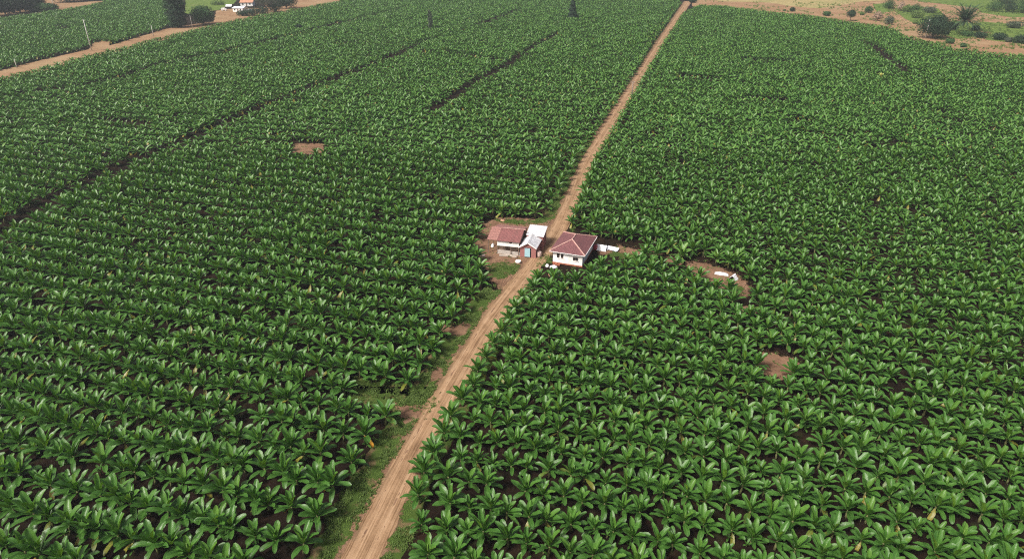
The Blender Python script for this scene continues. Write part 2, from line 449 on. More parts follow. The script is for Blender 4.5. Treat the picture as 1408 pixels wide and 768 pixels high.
tag(ribbon('road_shoulder', road_c, lambda u: road_hw(u) + 1.5, lambda u: road_hw(u) + 1.1, 5, U_END - 6, 0.5, 0.02, ragged(M['bare']), None, 0.1, 16, 1.1), kind='structure')
def left_off(u):       # distance from the road's centre to the first plant on its left
    y = seen(*xy_of(u, road_c(u)))[1]
    if y > 330: return 5.0 + .7 * max(0, min(1, (y - 560) / 60))
    if y > 300: return 5.0
    if y > 250: return 4.4 - (300 - y) / 50 * 1.2
    if y > 150: return 3.2
    return 3.0 + (150 - y) * 0.01
def right_off(u):
    y = seen(*xy_of(u, road_c(u)))[1]
    return 2.75 + max(0, min(1, (y - 640) / 110)) * 1.4 + max(0, (120 - y) * 0.004)
u_h = uv_of(*at(785, 290))[0]; u_v = uv_of(*at(826, 190))[0]
o = ribbon('grass_verge', lambda u: road_c(u) - 3.1, lambda u: 1.9, lambda u: 1.9, 8, uv_of(*at(690, 400))[0], 0.6, 0.012, M['verge'], None, 0.5, 4); tag(o, kind='structure')
o = ribbon('grass_verge', lambda u: road_c(u) - 2.9, lambda u: 1.5 if u < u_v else .35, lambda u: 1.7, u_h - 8, U_END - 4, 0.6, 0.012, M['verge'], None, 0.5, 4); tag(o, kind='structure')
o = ribbon('grass_verge', lambda u: road_c(u) + 2.6, lambda u: 1.5 , lambda u: 1.3, 8, uv_of(*at(690, 412))[0], 0.6, 0.014, M['verge'], None, 0.4, 4); tag(o, kind='structure')

CLEAR_L = gp([(648, 338), (660, 322), (668, 306), (686, 298), (735, 301), (757, 290), (775, 283), (760, 330), (728, 372), (697, 408), (676, 386), (668, 366), (655, 352)])
tag(patch('bare_soil', CLEAR_L, 0.016, M['bare']), kind='structure')
GRASS_POLYS = [gp([(672, 363), (690, 360), (716, 364), (712, 374), (690, 384), (676, 380)]),
               gp([(676, 301), (735, 303), (768, 284), (764, 300), (748, 306), (722, 309), (690, 306)]),
               gp([(484, 528), (545, 536), (612, 543), (600, 566), (548, 566), (504, 557), (480, 548)]),
               gp([(742, 352), (754, 350), (758, 360), (748, 366), (737, 366)])]
for p in GRASS_POLYS + [gp([(486, 517), (550, 525), (606, 534), (606, 548), (545, 542), (484, 534)])]: tag(patch('turf', p, 0.022, M['verge']), kind='structure')
PATH_E = gp([(938, 359), (960, 360), (985, 366), (1014, 378), (1030, 392), (1030, 408), (1010, 408), (988, 397), (970, 385), (948, 374)])
PATH_M = gp([(904, 350), (922, 353), (942, 360), (942, 367), (922, 361), (904, 357)])
PATH_W = gp([(822, 338), (850, 338), (880, 343), (908, 349), (906, 356), (880, 352), (845, 350), (824, 350)])
for p in (PATH_E, PATH_M, PATH_W): tag(patch('bare_soil', p, 0.018, M['bare']), kind='structure')
tag(patch('turf', gp([(838, 346), (870, 349), (902, 357), (900, 364), (870, 358), (838, 352)]), 0.024, M['verge']), kind='structure')
tag(patch('turf', gp([(996, 392), (1020, 394), (1022, 402), (1000, 400)]), 0.024, M['verge']), kind='structure')
BARE = [gp([(1040, 488), (1066, 485), (1096, 497), (1098, 514), (1072, 522), (1058, 515), (1040, 517)]),
        gp([(404, 197), (444, 198), (447, 209), (436, 213), (404, 210)]),
        gp([(1012, 420), (1034, 420), (1036, 432), (1014, 432)]),
        gp([(545, 557), (586, 556), (572, 578), (556, 580)]),
        gp([(592, 512), (604, 504), (612, 508), (602, 524), (594, 528)]), gp([(598, 448), (650, 444), (640, 462), (606, 460)]),
        gp([(810, 27), (825, 28), (825, 33), (808, 33)])]
for p in BARE: tag(patch('bare_soil', p, 0.026, M['bare']), kind='structure')
# far corners of the place
tag(sheet('red_soil_yard', gp([(952, 9), (1000, 13), (1060, 23), (1150, 33), (1226, 48), (1300, 68), (1420, 86), (1560, 100), (1560, -8), (1420, -22), (1200, -22), (1000, -22), (950, -10)]), 0.02, M['redsoil'], 0.8, 3), kind='structure')
tag(sheet('dry_pasture', gp([(985, 2), (1060, 4), (1085, 9), (1125, 12), (1150, 8), (1180, 3), (1230, 0), (1240, -14), (1000, -14)]), 0.04, M['drygrass'], 2, 3), kind='structure')
tag(sheet('green_pasture', gp([(1262, 2), (1290, 5), (1330, 10), (1365, 13), (1440, 20), (1440, -16), (1250, -16)]), 0.04, M['pasture'], 2, 3), kind='structure')
tag(sheet('green_pasture', gp([(1335, 33), (1352, 30), (1386, 33), (1420, 38), (1480, 46), (1480, 60), (1420, 52), (1386, 48), (1350, 42)]), 0.04, M['pasture'], 1.2, 3), kind='structure')
for p in (gp([(1228, 12), (1250, 8), (1290, 12), (1300, 24), (1262, 34), (1244, 26)]), gp([(1290, 36), (1312, 28), (1345, 34), (1352, 50), (1318, 54), (1298, 48)]), gp([(1350, 40), (1408, 42), (1450, 50), (1450, 64), (1400, 60), (1356, 55)]), gp([(1340, 8), (1420, 14), (1440, 24), (1390, 24), (1350, 18)]), gp([(1200, 6), (1226, 4), (1230, 16), (1206, 18)])):
    tag(patch('scrub_turf', p, 0.05, M['pasture'], 1.6, 4.0), kind='structure')
LROAD_N = gp([(-70, 122), (8, 100), (57, 89.5), (105, 77), (160, 65), (224, 48), (287, 33.5), (332, 24), (389, 14), (454, 2), (500, -8)], 2.6)
LROAD_F = gp([(-70, 112), (8, 95), (60, 82), (122, 68), (130, 58), (152, 56), (150, 63), (224, 41), (243, 37), (294, 30), (297, 15), (320, 12), (338, 12), (390, 9), (402, 2), (440, -8)])
tag(sheet('farm_track', LROAD_N + LROAD_F[::-1], 0.03, M['redsoil'], 0.6, 1.5), kind='structure')
tag(sheet('red_soil_yard', gp([(-80, 30), (0, 26), (60, 19), (97, 12), (140, 5), (170, -4), (170, -22), (-80, -22)]), 0.024, M['redsoil'], 1, 3), kind='structure')
tag(sheet('green_pasture', gp([(254, 20), (300, 14), (322, 5), (330, -6), (255, -6)]), 0.04, M['pasture'], 1, 3), kind='structure')

# ------------------------------------------------------------------ fields of banana plants
EDGE_R = gp([(962, 5), (990, 6.5), (1039, 11), (1060, 14), (1111, 18.5), (1150, 24.5), (1175, 28.5), (1213, 33), (1226, 37), (1247, 47), (1269, 52.5), (1289, 56.5), (1317, 63.5), (1343, 67), (1369, 70), (1408, 73), (1560, 88)], 2.6)
FIELD_R = [xy_of(u, road_c(u)) for u in (0, 60, 120, 200, 300, 400, 500)] + EDGE_R + [at(1900, 400), at(1900, 900), at(700, 1000)]
FIELD_L = [xy_of(u, road_c(u)) for u in (0, 60, 120, 200, 300, 400, 500)] + [at(936, 2), at(900, -7), at(700, -8), at(500, -8)] + LROAD_N[::-1] + [at(-500, 250), at(-500, 900), at(500, 1000)]
FIELD_F = [LROAD_F[0], LROAD_F[1], LROAD_F[2], at(124, 66)] + gp([(128, 59), (152, 57)]) + [LROAD_F[6]] + gp([(224, 41), (236, 36), (250, 10), (253, -6), (150, -8)]) + gp([(142, 7), (97, 15), (60, 21), (0, 29), (-80, 34)])
GAPLINES = [  # missing tracks between blocks: foot of the gap in pixels, half width in metres
    ([(-20, 333), (18, 316), (89, 272), (170, 233), (249, 201), (305, 176), (373, 146), (430, 124), (540, 81), (579, 62)], 2.1),
    ([(579, 62), (640, 43)], 0.8), ([(655, 38), (712, 17)], 2.4),
    ([(587, 160), (645, 122), (696, 93), (735, 67), (766, 48)], 1.9),
    ([(32, 132), (121, 122), (176, 107), (224, 92), (303, 76), (367, 60), (417, 48), (470, 33)], 2.4),
    ([(430, 44), (470, 35), (560, 12)], 1.2),
    ([(585, 75), (622, 77), (698, 89)], 2.2),
    ([(1186, 60), (1202, 67), (1224, 88), (1245, 101)], 2.2),
    ([(943, 110), (985, 113)], 3.6), ([(1030, 85), (1088, 88)], 2.6), ([(1026, 139), (1072, 143)], 2.3),
    ([(979, 172), (1005, 176)], 1.8), ([(1092, 168), (1109, 174)], 2.0), ([(1095, 189), (1150, 193)], 1.9), ([(1167, 188), (1210, 196), (1248, 206)], 1.9),
    ([(1293, 157), (1303, 159)], 1.6), ([(1308, 170), (1318, 172)], 1.6), ([(1195, 205), (1215, 207)], 1.3), ([(1325, 95), (1350, 97)], 1.5),
    ([(1220, 103), (1275, 101)], 1.2), ([(80, 38), (94, 42)], 2.4), ([(822, 31), (812, 29)], 2.0), ([(146, 171), (204, 174)], 2.6),
]
GL = [([Vector(at(*p)) for p in pts], hw) for pts, hw in GAPLINES]
def seg_d(p, a, b):
    ab = b - a; t = max(0, min(1, (p - a).dot(ab) / max(1e-9, ab.length_squared)))
    return (p - a - ab * t).length
NOPLANT = [CLEAR_L, PATH_E, PATH_M, PATH_W, gp([(818, 334), (850, 336), (884, 343), (882, 355), (862, 362), (845, 365), (815, 368)]),
           gp([(938, 356), (985, 363), (1024, 384), (1024, 410), (1000, 407), (970, 391), (942, 376)]),
           gp([(1042, 492), (1064, 490), (1094, 502), (1096, 516), (1074, 526), (1044, 519)]), gp([(402, 197), (446, 198), (449, 218), (403, 219)]),] + BARE[:4] + [GRASS_POLYS[2]]
HOUSE_R_POLY = gp([(736, 374), (744, 380), (800, 384), (812, 378), (824, 362), (830, 350), (824, 332), (800, 322), (775, 316)])
NOPLANT.append(HOUSE_R_POLY)

ROWS = {-1: 3.95, 1: 3.4, 0: 4.0}; GAPX = 2.08
spots = []
ROWU = {}
for sd_ in (-1, 1, 0):      # the rows stand a little wider apart in the older blocks farther off
    us = [0.2 if sd_ == -1 else 2.0]
    while len(us) < 240: us.append(us[-1] + ROWS[sd_] * (1 + (.2 if sd_ != 1 else .1) * max(0, min(1, (us[-1] - 70) / 60))))
    ROWU[sd_] = us
for fi, (poly, side) in enumerate(((FIELD_L, -1), (FIELD_R, 1), (FIELD_F, 0))):
    rr = random.Random(100 + fi)
    ROW = ROWS[side]
    for i in range(0, 230):
        u0 = ROWU[side][i]
        off0 = rr.uniform(0, GAPX) if side == 0 else rr.uniform(0, .9); ph_ = rr.uniform(0, 1.7)
        k = 0
        for j in range(0, 420):
            if side == 1: v0 = road_c(u0) + right_off(u0) + j * GAPX + (ph_ if j else off0 * .5)
            elif side == -1: v0 = road_c(u0) - left_off(u0) - j * GAPX - (ph_ if j else off0 * .5)
            else: v0 = -60 - j * GAPX + off0
            wob = 0.8 * nz(u0 * .25, v0, 0.035)
            u = u0 + rr.gauss(0, .1) + wob * 1.6; v = v0 + rr.gauss(0, .22)
            X, Y = xy_of(u, v)
            if Y < 18: continue
            px, py, sc = seen(X, Y, 0)
            if px < -170 or px > W0 + 170 or py > 905 or py < -12: continue
            if not inside((X, Y), poly): continue
            p = Vector((X, Y))
            if any(inside((X, Y), q) for q in NOPLANT): continue
            if any(min(seg_d(p, a, b) for a, b in zip(pts, pts[1:])) < hw + 0.4 * rr.random() for pts, hw in GL): continue
            if rr.random() < 0.012: continue
            spots.append((sc, X, Y, u, v, i, j, side, px, py))
spots.sort(key=lambda s: -s[0])
print('PLANTS', len(spots))

def leaf(mb, base, az, el0, L_, Wd, droop, nseg, nw, rng, tone, fold, young=False, twist=0.0):
    d = Vector((math.cos(az), math.sin(az), 0)); side = Vector((-math.sin(az), math.cos(az), 0)); up = Vector((0, 0, 1))
    p = Vector(base); rows = []
    pet = 0.13
    ph = rng.uniform(0, 6.28); wav = rng.uniform(0.03, 0.09)
    ts = [0, pet] + [pet + (1 - pet) * (k + 1) / nseg for k in range(nseg)]
    last = 0
    bend = rng.uniform(-0.25, 0.25)
    for t in ts:
        el = el0 - droop * (t ** 1.5)
        dl = (t - last) * L_; last = t
        dirv = d * math.cos(el) + up * math.sin(el)
        p = p + dirv * dl + side * bend * dl * t
        s = max(0.0, (t - pet) / (1 - pet))
        if t <= pet + 1e-6: w = 0.05 if t == 0 else 0.10 * Wd / 0.5
        else: w = max(0.06, (min(1, s / 0.28) ** 0.55) * (1 if s < 0.6 else max(0.0, 1 - ((s - 0.6) / 0.42) ** 2.4) ** 0.55)) * Wd / 2
        w0 = w
        nrm = (up * math.cos(el) - d * math.sin(el))
        tw = twist * t
        sd = side * math.cos(tw) + nrm * math.sin(tw); nn = nrm * math.cos(tw) - side * math.sin(tw)
        row = []
        wl, wr = rng.uniform(.91, 1.04), rng.uniform(.91, 1.04)
        for q in range(nw + 1):
            a = -1 + 2 * q / nw
            w = w0 * (wl if a < 0 else wr)
            wv = wav * math.sin(t * 14 + ph + a * 1.5) * abs(a) * (1 if s > 0.05 else 0)
            row.append((mb.vert(p + sd * (a * w * math.cos(fold * abs(a) * .7)) + nn * (abs(a) * w * math.sin(fold) + wv * Wd), tone + rng.uniform(-.015, .015)), (a, t)))
        rows.append(row)
    for r0, r1 in zip(rows, rows[1:]):
        for q in range(nw):
            a, b, c, e = r0[q], r0[q + 1], r1[q + 1], r1[q]
            mb.face((a[0], b[0], c[0], e[0]), [a[1], b[1], c[1], e[1]])

def plant_parts(seed, hi=True):
    rng = random.Random(seed)
    crown = MB(); stem = MB(); new = MB()
    hs = rng.uniform(0.85, 1.15)
    lean = Vector((rng.uniform(-.08, .08), rng.uniform(-.08, .08), 0))
    top = Vector((lean.x * hs, lean.y * hs, hs))
    stem.tube([(0, 0, 0), tuple(top * 0.5), tuple(top), tuple(top + Vector((0, 0, 0.22)))], [0.17, 0.14, 0.11, 0.07], 8 if hi else 5)
    nl = rng.randint(13, 16) if hi else rng.randint(12, 14); brown = rng.random() < .35
    az = rng.uniform(0, 6.28)
    for k in range(nl):
        t = k / (nl - 1)                      # 0 oldest/lowest .. 1 youngest/most upright
        az += 2.4 + rng.uniform(-.35, .35)
        el = R((0 if hi else -2) + (78 if hi else 60) * t ** .7) + rng.uniform(-.12, .12)
        Ln = (1.82 + 0.3 * math.sin(t * 2.6)) * rng.uniform(.88, 1.1)
        Wd = (0.56 + 0.08 * math.sin(t * 3)) * rng.uniform(.84, 1.14)
        dr = R(46 - 28 * t) * rng.uniform(.6, 1.35) * (1 if hi else 1.2)
        tone = 0.15 + 0.38 * t + rng.uniform(-.05, .10)
        if t > .6 and rng.random() < .3: tone += 0.16
        if k == 0 and brown: tone, el, dr = -.1, -.5, R(45)
        leaf(crown, top + Vector((0, 0, -0.12 + 0.3 * t)), az, el, Ln, Wd, dr, 9 if hi else 4, 4 if hi else 2, rng, tone,
             R(14 + 20 * t), twist=rng.uniform(-.35, .35))
    if hi and rng.random() < .55:                     # a young sucker beside the main stem
        a0 = rng.uniform(0, 6.28); b0 = Vector((math.cos(a0) * .55, math.sin(a0) * .55, .25 + rng.uniform(0, .3)))
        stem.tube([(b0.x, b0.y, 0), tuple(b0)], [.07, .05], 6)
        for q in range(5): leaf(crown, b0, a0 + q * 2.4, R(30 + 11 * q), rng.uniform(.6, .95), .24, R(35), 5, 2, rng, rng.uniform(.3, .6), R(20))
    # the rolled young leaf
    Ln = rng.uniform(0.9, 1.5)
    a = rng.uniform(0, 6.28); tl = Vector((math.cos(a) * .18, math.sin(a) * .18, 1)).normalized()
    p0 = top + Vector((0, 0, .1))
    new.tube([tuple(p0), tuple(p0 + tl * Ln * .4), tuple(p0 + tl * Ln * .8), tuple(p0 + tl * Ln)], [.05, .085, .06, .015], 7 if hi else 4, rng.choice([.6, .68, .8]))
    return crown, stem, new

def join_mb(parts):
    """several MB into one, material index per MB"""
    o = MB()
    for mi, p in parts:
        b = len(o.v); o.v += p.v; o.tone += p.tone
        for f, u in zip(p.f, p.uv): o.f.append(tuple(i + b for i in f)); o.uv.append(u); o.mi.append(mi)
    return o

NHI, NLO = 12, 8
HI = []
for k in range(NHI):
    c, s, n = plant_parts(1000 + k)
    HI.append((c.mesh('crown', M['banana'], True), s.mesh('pseudostem', M['stem'], True), n.mesh('new_leaf', M['banana'], True)))

protos = bpy.data.collections.new('banana_kinds')      # sources for the far mass of plants, not linked to the scene
for k in range(NHI):
    c, s, n = plant_parts(1000 + k)
    o = bpy.data.objects.new('a_source_%02d' % k, join_mb([(0, c), (1, s), (0, n)]).mesh('plant', [M['banana'], M['stem']], True)); protos.objects.link(o)
for k in range(NLO):
    c, s, n = plant_parts(2000 + k, False)
    o = bpy.data.objects.new('b_source_%02d' % k, join_mb([(0, c), (1, s), (0, n)]).mesh('plant', [M['banana_far'], M['stem']], True)); protos.objects.link(o)

ORD = ['first', 'second', 'third', 'fourth', 'fifth', 'sixth', 'seventh', 'eighth', 'ninth', 'tenth', 'eleventh', 'twelfth', 'thirteenth', 'fourteenth', 'fifteenth', 'sixteenth', 'seventeenth', 'eighteenth', 'nineteenth', 'twentieth']
def ordn(k):
    if k < 20: return ORD[k]
    tens = {2: 'twenty', 3: 'thirty', 4: 'forty'}[(k + 1) // 10]; r = (k + 1) % 10
    return tens + '-' + ORD[r - 1] if r else {2: 'twentieth', 3: 'thirtieth', 4: 'fortieth'}[(k + 1) // 10]

def in_view(s):      # crown shows inside the frame
    return -18 < s[8] < W0 + 18 and s[9] - 2.2 * s[0] < H0 - 4
near = [s for s in spots if in_view(s)][:300]
nearset = set(id(s) for s in near)
rest = [s for s in spots if id(s) not in nearset and (in_view(s) or s[0] < near[-1][0] or s[8] < -18 or s[8] > W0 + 18 or s[9] > H0)]

# the nearest three hundred: each a plant of its own, labelled by where it stands in its row
rows = {}
for s in near: rows.setdefault((s[7], s[5]), []).append(s)
prng = random.Random(5)
side_rows = {-1: sorted(k[1] for k in rows if k[0] == -1), 1: sorted(k[1] for k in rows if k[0] == 1)}
def add_plant(X, Y, k, rz, sc, label, group, mats=None, name='banana_plant', tilt=(0, 0)):
    t = thing(name, label, 'banana plant', (X, Y, 0), rz, group)
    t.rotation_euler = (tilt[0], tilt[1], rz); t.scale = (sc, sc, sc * prng.uniform(.94, 1.06))
    for nm, me in zip(('crown', 'pseudostem', 'new_leaf'), HI[k]):
        if mats and nm != 'pseudostem':
            key = me.name + mats
            m2 = bpy.data.meshes.get(key)
            if not m2:
                m2 = me.copy(); m2.name = key; m2.materials[0] = M[mats]
            me = m2
        c = link(nm, me, t)
        if nm == 'new_leaf': c['label'] = 'rolled pale young leaf rising from the crown'
    return t
dead_at = Vector(at(511, 620))
best = min(near, key=lambda s: (Vector((s[1], s[2])) - dead_at).length)
for (side, ri), ss in rows.items():
    ss.sort(key=lambda s: s[8], reverse=(side == -1))
    rank = side_rows[side].index(ri)
    reach = seen(*xy_of(ROWU[side][ri], road_c(ROWU[side][ri]) + side * 4))[1] < H0 + 25
    side_w = 'left' if side == -1 else 'right'
    full = reach or side == 1
    if not full: ss.sort(key=lambda s: s[8])
    for n, s in enumerate(ss):
        k = prng.randrange(NHI)
        if full: lab = 'banana plant %s from the road in the %s row from the bottom, %s side' % (ordn(n), ordn(rank), side_w)
        else: lab = 'banana plant %s from the left edge in the %s row from the bottom corner' % (ordn(n), ordn(rank))
        if s is best: lab = 'banana plant with a drooping orange dead leaf beside the grass verge'
        t = add_plant(s[1], s[2], k, prng.uniform(0, 6.28), prng.choice([prng.uniform(.84, 1.1), prng.uniform(.7, 1.0), prng.uniform(.86, 1.04)]) * (1.12 if side == -1 else 1.0), lab, 'banana plants in the nearest rows',
                      None, tilt=(prng.uniform(-.07, .07), prng.uniform(-.07, .07)))
        if s is best:
            dm = MB(); rg = random.Random(3)
            leaf(dm, (0, 0, 1.2), -t.rotation_euler.z - R(35), R(-8), 1.7, 0.42, R(58), 7, 4, rg, .5, R(20))
            d = link('dead_leaf', dm.mesh('dead_leaf', M['deadleaf'], True), t); d['label'] = 'drooping orange dead leaf'

# single plants that stand out
def special(px, py, k, sc, rz, label, mats='bright'):
    X, Y = at(px, py); return add_plant(X, Y, k, rz, sc, label, 'banana plants standing out round the houses', mats, 'banana_plant')
special(690, 298, 2, 1.12, .3, 'large bright banana plant behind the red roofed house, nearest its left end')
special(709, 299, 5, .9, 1.3, 'smaller bright banana plant in the middle behind the red roofed house')
special(736, 300, 7, 1.08, 2.2, 'large bright banana plant behind the white tin roof near the road')
special(1008, 370, 4, 1.2, .9, 'tall bright banana plant standing over the white tarpaulin tent')
special(936, 359, 9, 1.2, 2.9, 'tall thin banana plant on the soil path east of the houses')
special(984, 362, 1, .85, 4.1, 'bright banana plant on the soil path left of the tallest one')
special(1210, 109, 3, .8, 0, 'single pale yellow banana plant far off in the right field', 'yellowing')

# the rest of the plantation as one mass
def points_object(name, recs, coll, first, label, kindmats=None):
    me = bpy.data.meshes.new(name)
    me.from_pydata([r[0] for r in recs], [], [])
    a = me.attributes.new('which', 'INT', 'POINT'); a.data.foreach_set('value', [r[1] for r in recs])
    a = me.attributes.new('turn', 'FLOAT_VECTOR', 'POINT'); a.data.foreach_set('vector', [c for r in recs for c in r[2]])
    a = me.attributes.new('size', 'FLOAT_VECTOR', 'POINT'); a.data.foreach_set('vector', [c for r in recs for c in r[3]])
    o = link(name, me)
    ng = bpy.data.node_groups.new(name + '_nodes', 'GeometryNodeTree')
    ng.interface.new_socket('Geometry', in_out='INPUT', socket_type='NodeSocketGeometry')
    ng.interface.new_socket('Geometry', in_out='OUTPUT', socket_type='NodeSocketGeometry')
    gi = ng.nodes.new('NodeGroupInput'); go = ng.nodes.new('NodeGroupOutput')
    ci = ng.nodes.new('GeometryNodeCollectionInfo'); ci.inputs['Collection'].default_value = coll
    ci.inputs['Separate Children'].default_value = True; ci.inputs['Reset Children'].default_value = True
    ip = ng.nodes.new('GeometryNodeInstanceOnPoints'); ip.inputs['Pick Instance'].default_value = True
    def named(n, t):
        q = ng.nodes.new('GeometryNodeInputNamedAttribute'); q.data_type = t; q.inputs[0].default_value = n; return q.outputs[0]
    ng.links.new(gi.outputs[0], ip.inputs['Points']); ng.links.new(ci.outputs[0], ip.inputs['Instance'])
    ng.links.new(named('which', 'INT'), ip.inputs['Instance Index'])
    e2r = ng.nodes.new('FunctionNodeEulerToRotation')
    ng.links.new(named('turn', 'FLOAT_VECTOR'), e2r.inputs[0]); ng.links.new(e2r.outputs[0], ip.inputs['Rotation'])
    ng.links.new(named('size', 'FLOAT_VECTOR'), ip.inputs['Scale'])
    ng.links.new(ip.outputs[0], go.inputs[0])
    md = o.modifiers.new('scatter', 'NODES'); md.node_group = ng
    return tag(o, label, None, None, 'stuff')
recs = []
for s in rest:
    k = prng.randrange(NHI) if s[0] > 5.2 else NHI + prng.randrange(NLO)
    sc = prng.choice([prng.uniform(.88, 1.08), prng.uniform(.76, 1.0), prng.uniform(.88, 1.02)]) * (1 + 0.14 * nz(s[1], s[2], 0.03)) * (.98 if s[7] == 1 else 1.06)
    recs.append(((s[1], s[2], 0), k, (prng.uniform(-.07, .07), prng.uniform(-.07, .07), prng.uniform(0, 6.28)), (sc, sc, sc * prng.uniform(.92, 1.08))))
o = points_object('banana_plantation', recs, protos, None, 'dark green banana plants in dense rows covering the fields beyond the nearest rows')
o['category'] = 'banana plants'

# ------------------------------------------------------------------ grass tufts on the verges
tufts = bpy.data.collections.new('tuft_kinds')
for k in range(5):
    rg = random.Random(50 + k); mb = MB()
    for q in range(16):
        a = rg.uniform(0, 6.28); r = rg.uniform(0, .22); h = rg.uniform(.10, .26); l = rg.uniform(.03, .16); w = .022
        b = Vector((r * math.cos(a), r * math.sin(a), 0)); a2 = rg.uniform(0, 6.28); d = Vector((math.cos(a2), math.sin(a2), 0)); sd = Vector((-d.y, d.x, 0)) * w
        t = rg.uniform(.3, .75)
        i = [mb.vert(b - sd, t), mb.vert(b + sd, t), mb.vert(b + sd * .8 + d * l * .4 + Vector((0, 0, h * .7)), t), mb.vert(b - sd * .8 + d * l * .4 + Vector((0, 0, h * .7)), t), mb.vert(b + d * l + Vector((0, 0, h)), t)]
        mb.face(i[:4]); mb.face((i[3], i[2], i[4]))
    tufts.objects.link(bpy.data.objects.new('tuft_%d' % k, mb.mesh('tuft', M['grass'])))
recs = []
def tuft(X, Y, rg, s=1.0):
    sc = rg.uniform(.6, 1.3) * s
    recs.append(((X, Y, 0.015), rg.randrange(5), (0, 0, rg.uniform(0, 6.28)), (sc, sc, sc * rg.uniform(.6, 1.3))))
rg = random.Random(11)
for k in range(26000):
    u = rg.uniform(10, uv_of(*at(826, 190))[0]); sd = rg.choice((-1, -1, 1))
    if sd == -1: v = -rg.uniform(road_hw(u) - .05, left_off(u) - .2)
    else: v = rg.uniform(road_hw(u) - .1, right_off(u) + .6)
    if nz(u, v * 2, .35) + .5 * nz(u, v, 1.4) < -0.08 + (.25 if sd == 1 else 0): continue
    X, Y = xy_of(u, road_c(u) + v)
    if inside((X, Y), CLEAR_L) or any(inside((X, Y), b) for b in BARE): continue
    if inside((X, Y), HOUSE_R_POLY): continue
    tuft(X, Y, rg)
for p in GRASS_POLYS:
    xs = [q[0] for q in p]; ys = [q[1] for q in p]
    for k in range(int((max(xs) - min(xs)) * (max(ys) - min(ys)) * 7)):
        X, Y = rg.uniform(min(xs), max(xs)), rg.uniform(min(ys), max(ys))
        if inside((X, Y), p) and nz(X, Y, .5) > -.3: tuft(X, Y, rg)
for p in BARE + [PATH_E, PATH_W, CLEAR_L]:
    xs = [q[0] for q in p]; ys = [q[1] for q in p]
    for k in range(int((max(xs) - min(xs)) * (max(ys) - min(ys)) * 2.2)):
        X, Y = rg.uniform(min(xs) - .6, max(xs) + .6), rg.uniform(min(ys) - .6, max(ys) + .6)
        if nz(X, Y, .6) + .6 * nz(X, Y, 2.1) > .22 and not (p is CLEAR_L and abs(uv_of(X, Y)[1] - road_c(uv_of(X, Y)[0])) < 2): tuft(X, Y, rg, .9)
o = points_object('grass', recs, tufts, None, 'short green grass on the verges beside the dirt road')
o['category'] = 'grass'

recs = []
for k in range(8000):
    x, y = rg.uniform(955, 1440), rg.uniform(-6, 74)
    lim = 9 + max(0, x - 960) * .16
    if y > lim: continue
    X, Y = at(x, y)
    if nz(X, Y, .045) + .6 * nz(X, Y, .16) < .12 - max(0, (x - 1180) / 230) * .3: continue
    tuft(X, Y, rg, rg.uniform(2.0, 4.5))
for k in range(1500):
    x = rg.uniform(-10, 400); y = rg.uniform(-4, 100); X, Y = at(x, y)
    if inside((X, Y), LROAD_N + LROAD_F[::-1]) and nz(X, Y, .2) > .15 and min(seg_d(Vector((X, Y)), Vector(a), Vector(b)) for pl in (LROAD_N, LROAD_F) for a, b in zip(pl, pl[1:])) < 2.2: tuft(X, Y, rg, 2.2)
o = points_object('weeds', recs, tufts, None, 'patchy weeds growing on the red soil around the far shrubs')
o['category'] = 'weeds'

# ------------------------------------------------------------------ houses
def frame(X, Y, az, name, label, cat):
    return thing(name, label, cat, (X, Y, 0), -az)     # local x = to the right along the front, local y = away

def roof_quad(mb, pts, th=0.06):
    """sloping roof sheet: first two points along the eave; uv in metres"""
    P = [Vector(p) for p in pts]
    ex = (P[1] - P[0]).normalized(); nrm = (P[1] - P[0]).cross(P[-1] - P[0]).normalized(); ey = nrm.cross(ex)
    if nrm.z < 0: nrm = -nrm; ey = -ey
    a = [mb.vert(p) for p in P]; b = [mb.vert(p - nrm * th) for p in P]
    uvs = [((p - P[0]).dot(ex), (p - P[0]).dot(ey)) for p in P]
    mb.face(a, uvs); mb.face(b[::-1], uvs[::-1])
    for i in range(len(P)):
        j = (i + 1) % len(P); mb.face([a[i], b[i], b[j], a[j]])

def part(name, mb, mat, parent, label=None, smooth=False):
    o = link(name, mb.mesh(name, mat, smooth), parent)
    if label: o['label'] = label
    return o

def wall_panel(mb, x0, x1, z0, z1, y, holes, th=0.16):
    """front wall lying along local x with rectangular openings (x0,x1,z0,z1)"""
    xs = sorted({x0, x1, *[h[0] for h in holes], *[h[1] for h in holes]}); zs = sorted({z0, z1, *[h[2] for h in holes], *[h[3] for h in holes]})
    for a, b in zip(xs, xs[1:]):
        for c, d in zip(zs, zs[1:]):
            mx, mz = (a + b) / 2, (c + d) / 2
            if any(h[0] < mx < h[1] and h[2] < mz < h[3] for h in holes): continue
            mb.quad((a, y, c), (b, y, c), (b, y, d), (a, y, d)); mb.quad((a, y + th, c), (a, y + th, d), (b, y + th, d), (b, y + th, c))
    for h in holes:
        a, b, c, d = h
        mb.quad((a, y, c), (a, y, d), (a, y + th, d), (a, y + th, c)); mb.quad((b, y, c), (b, y + th, c), (b, y + th, d), (b, y, d))
        mb.quad((a, y, c), (a, y + th, c), (b, y + th, c), (b, y, c)); mb.quad((a, y, d), (b, y, d), (b, y + th, d), (a, y + th, d))
    for a in (x0, x1): mb.quad((a, y, z0), (a, y + th, z0), (a, y + th, z1), (a, y, z1))

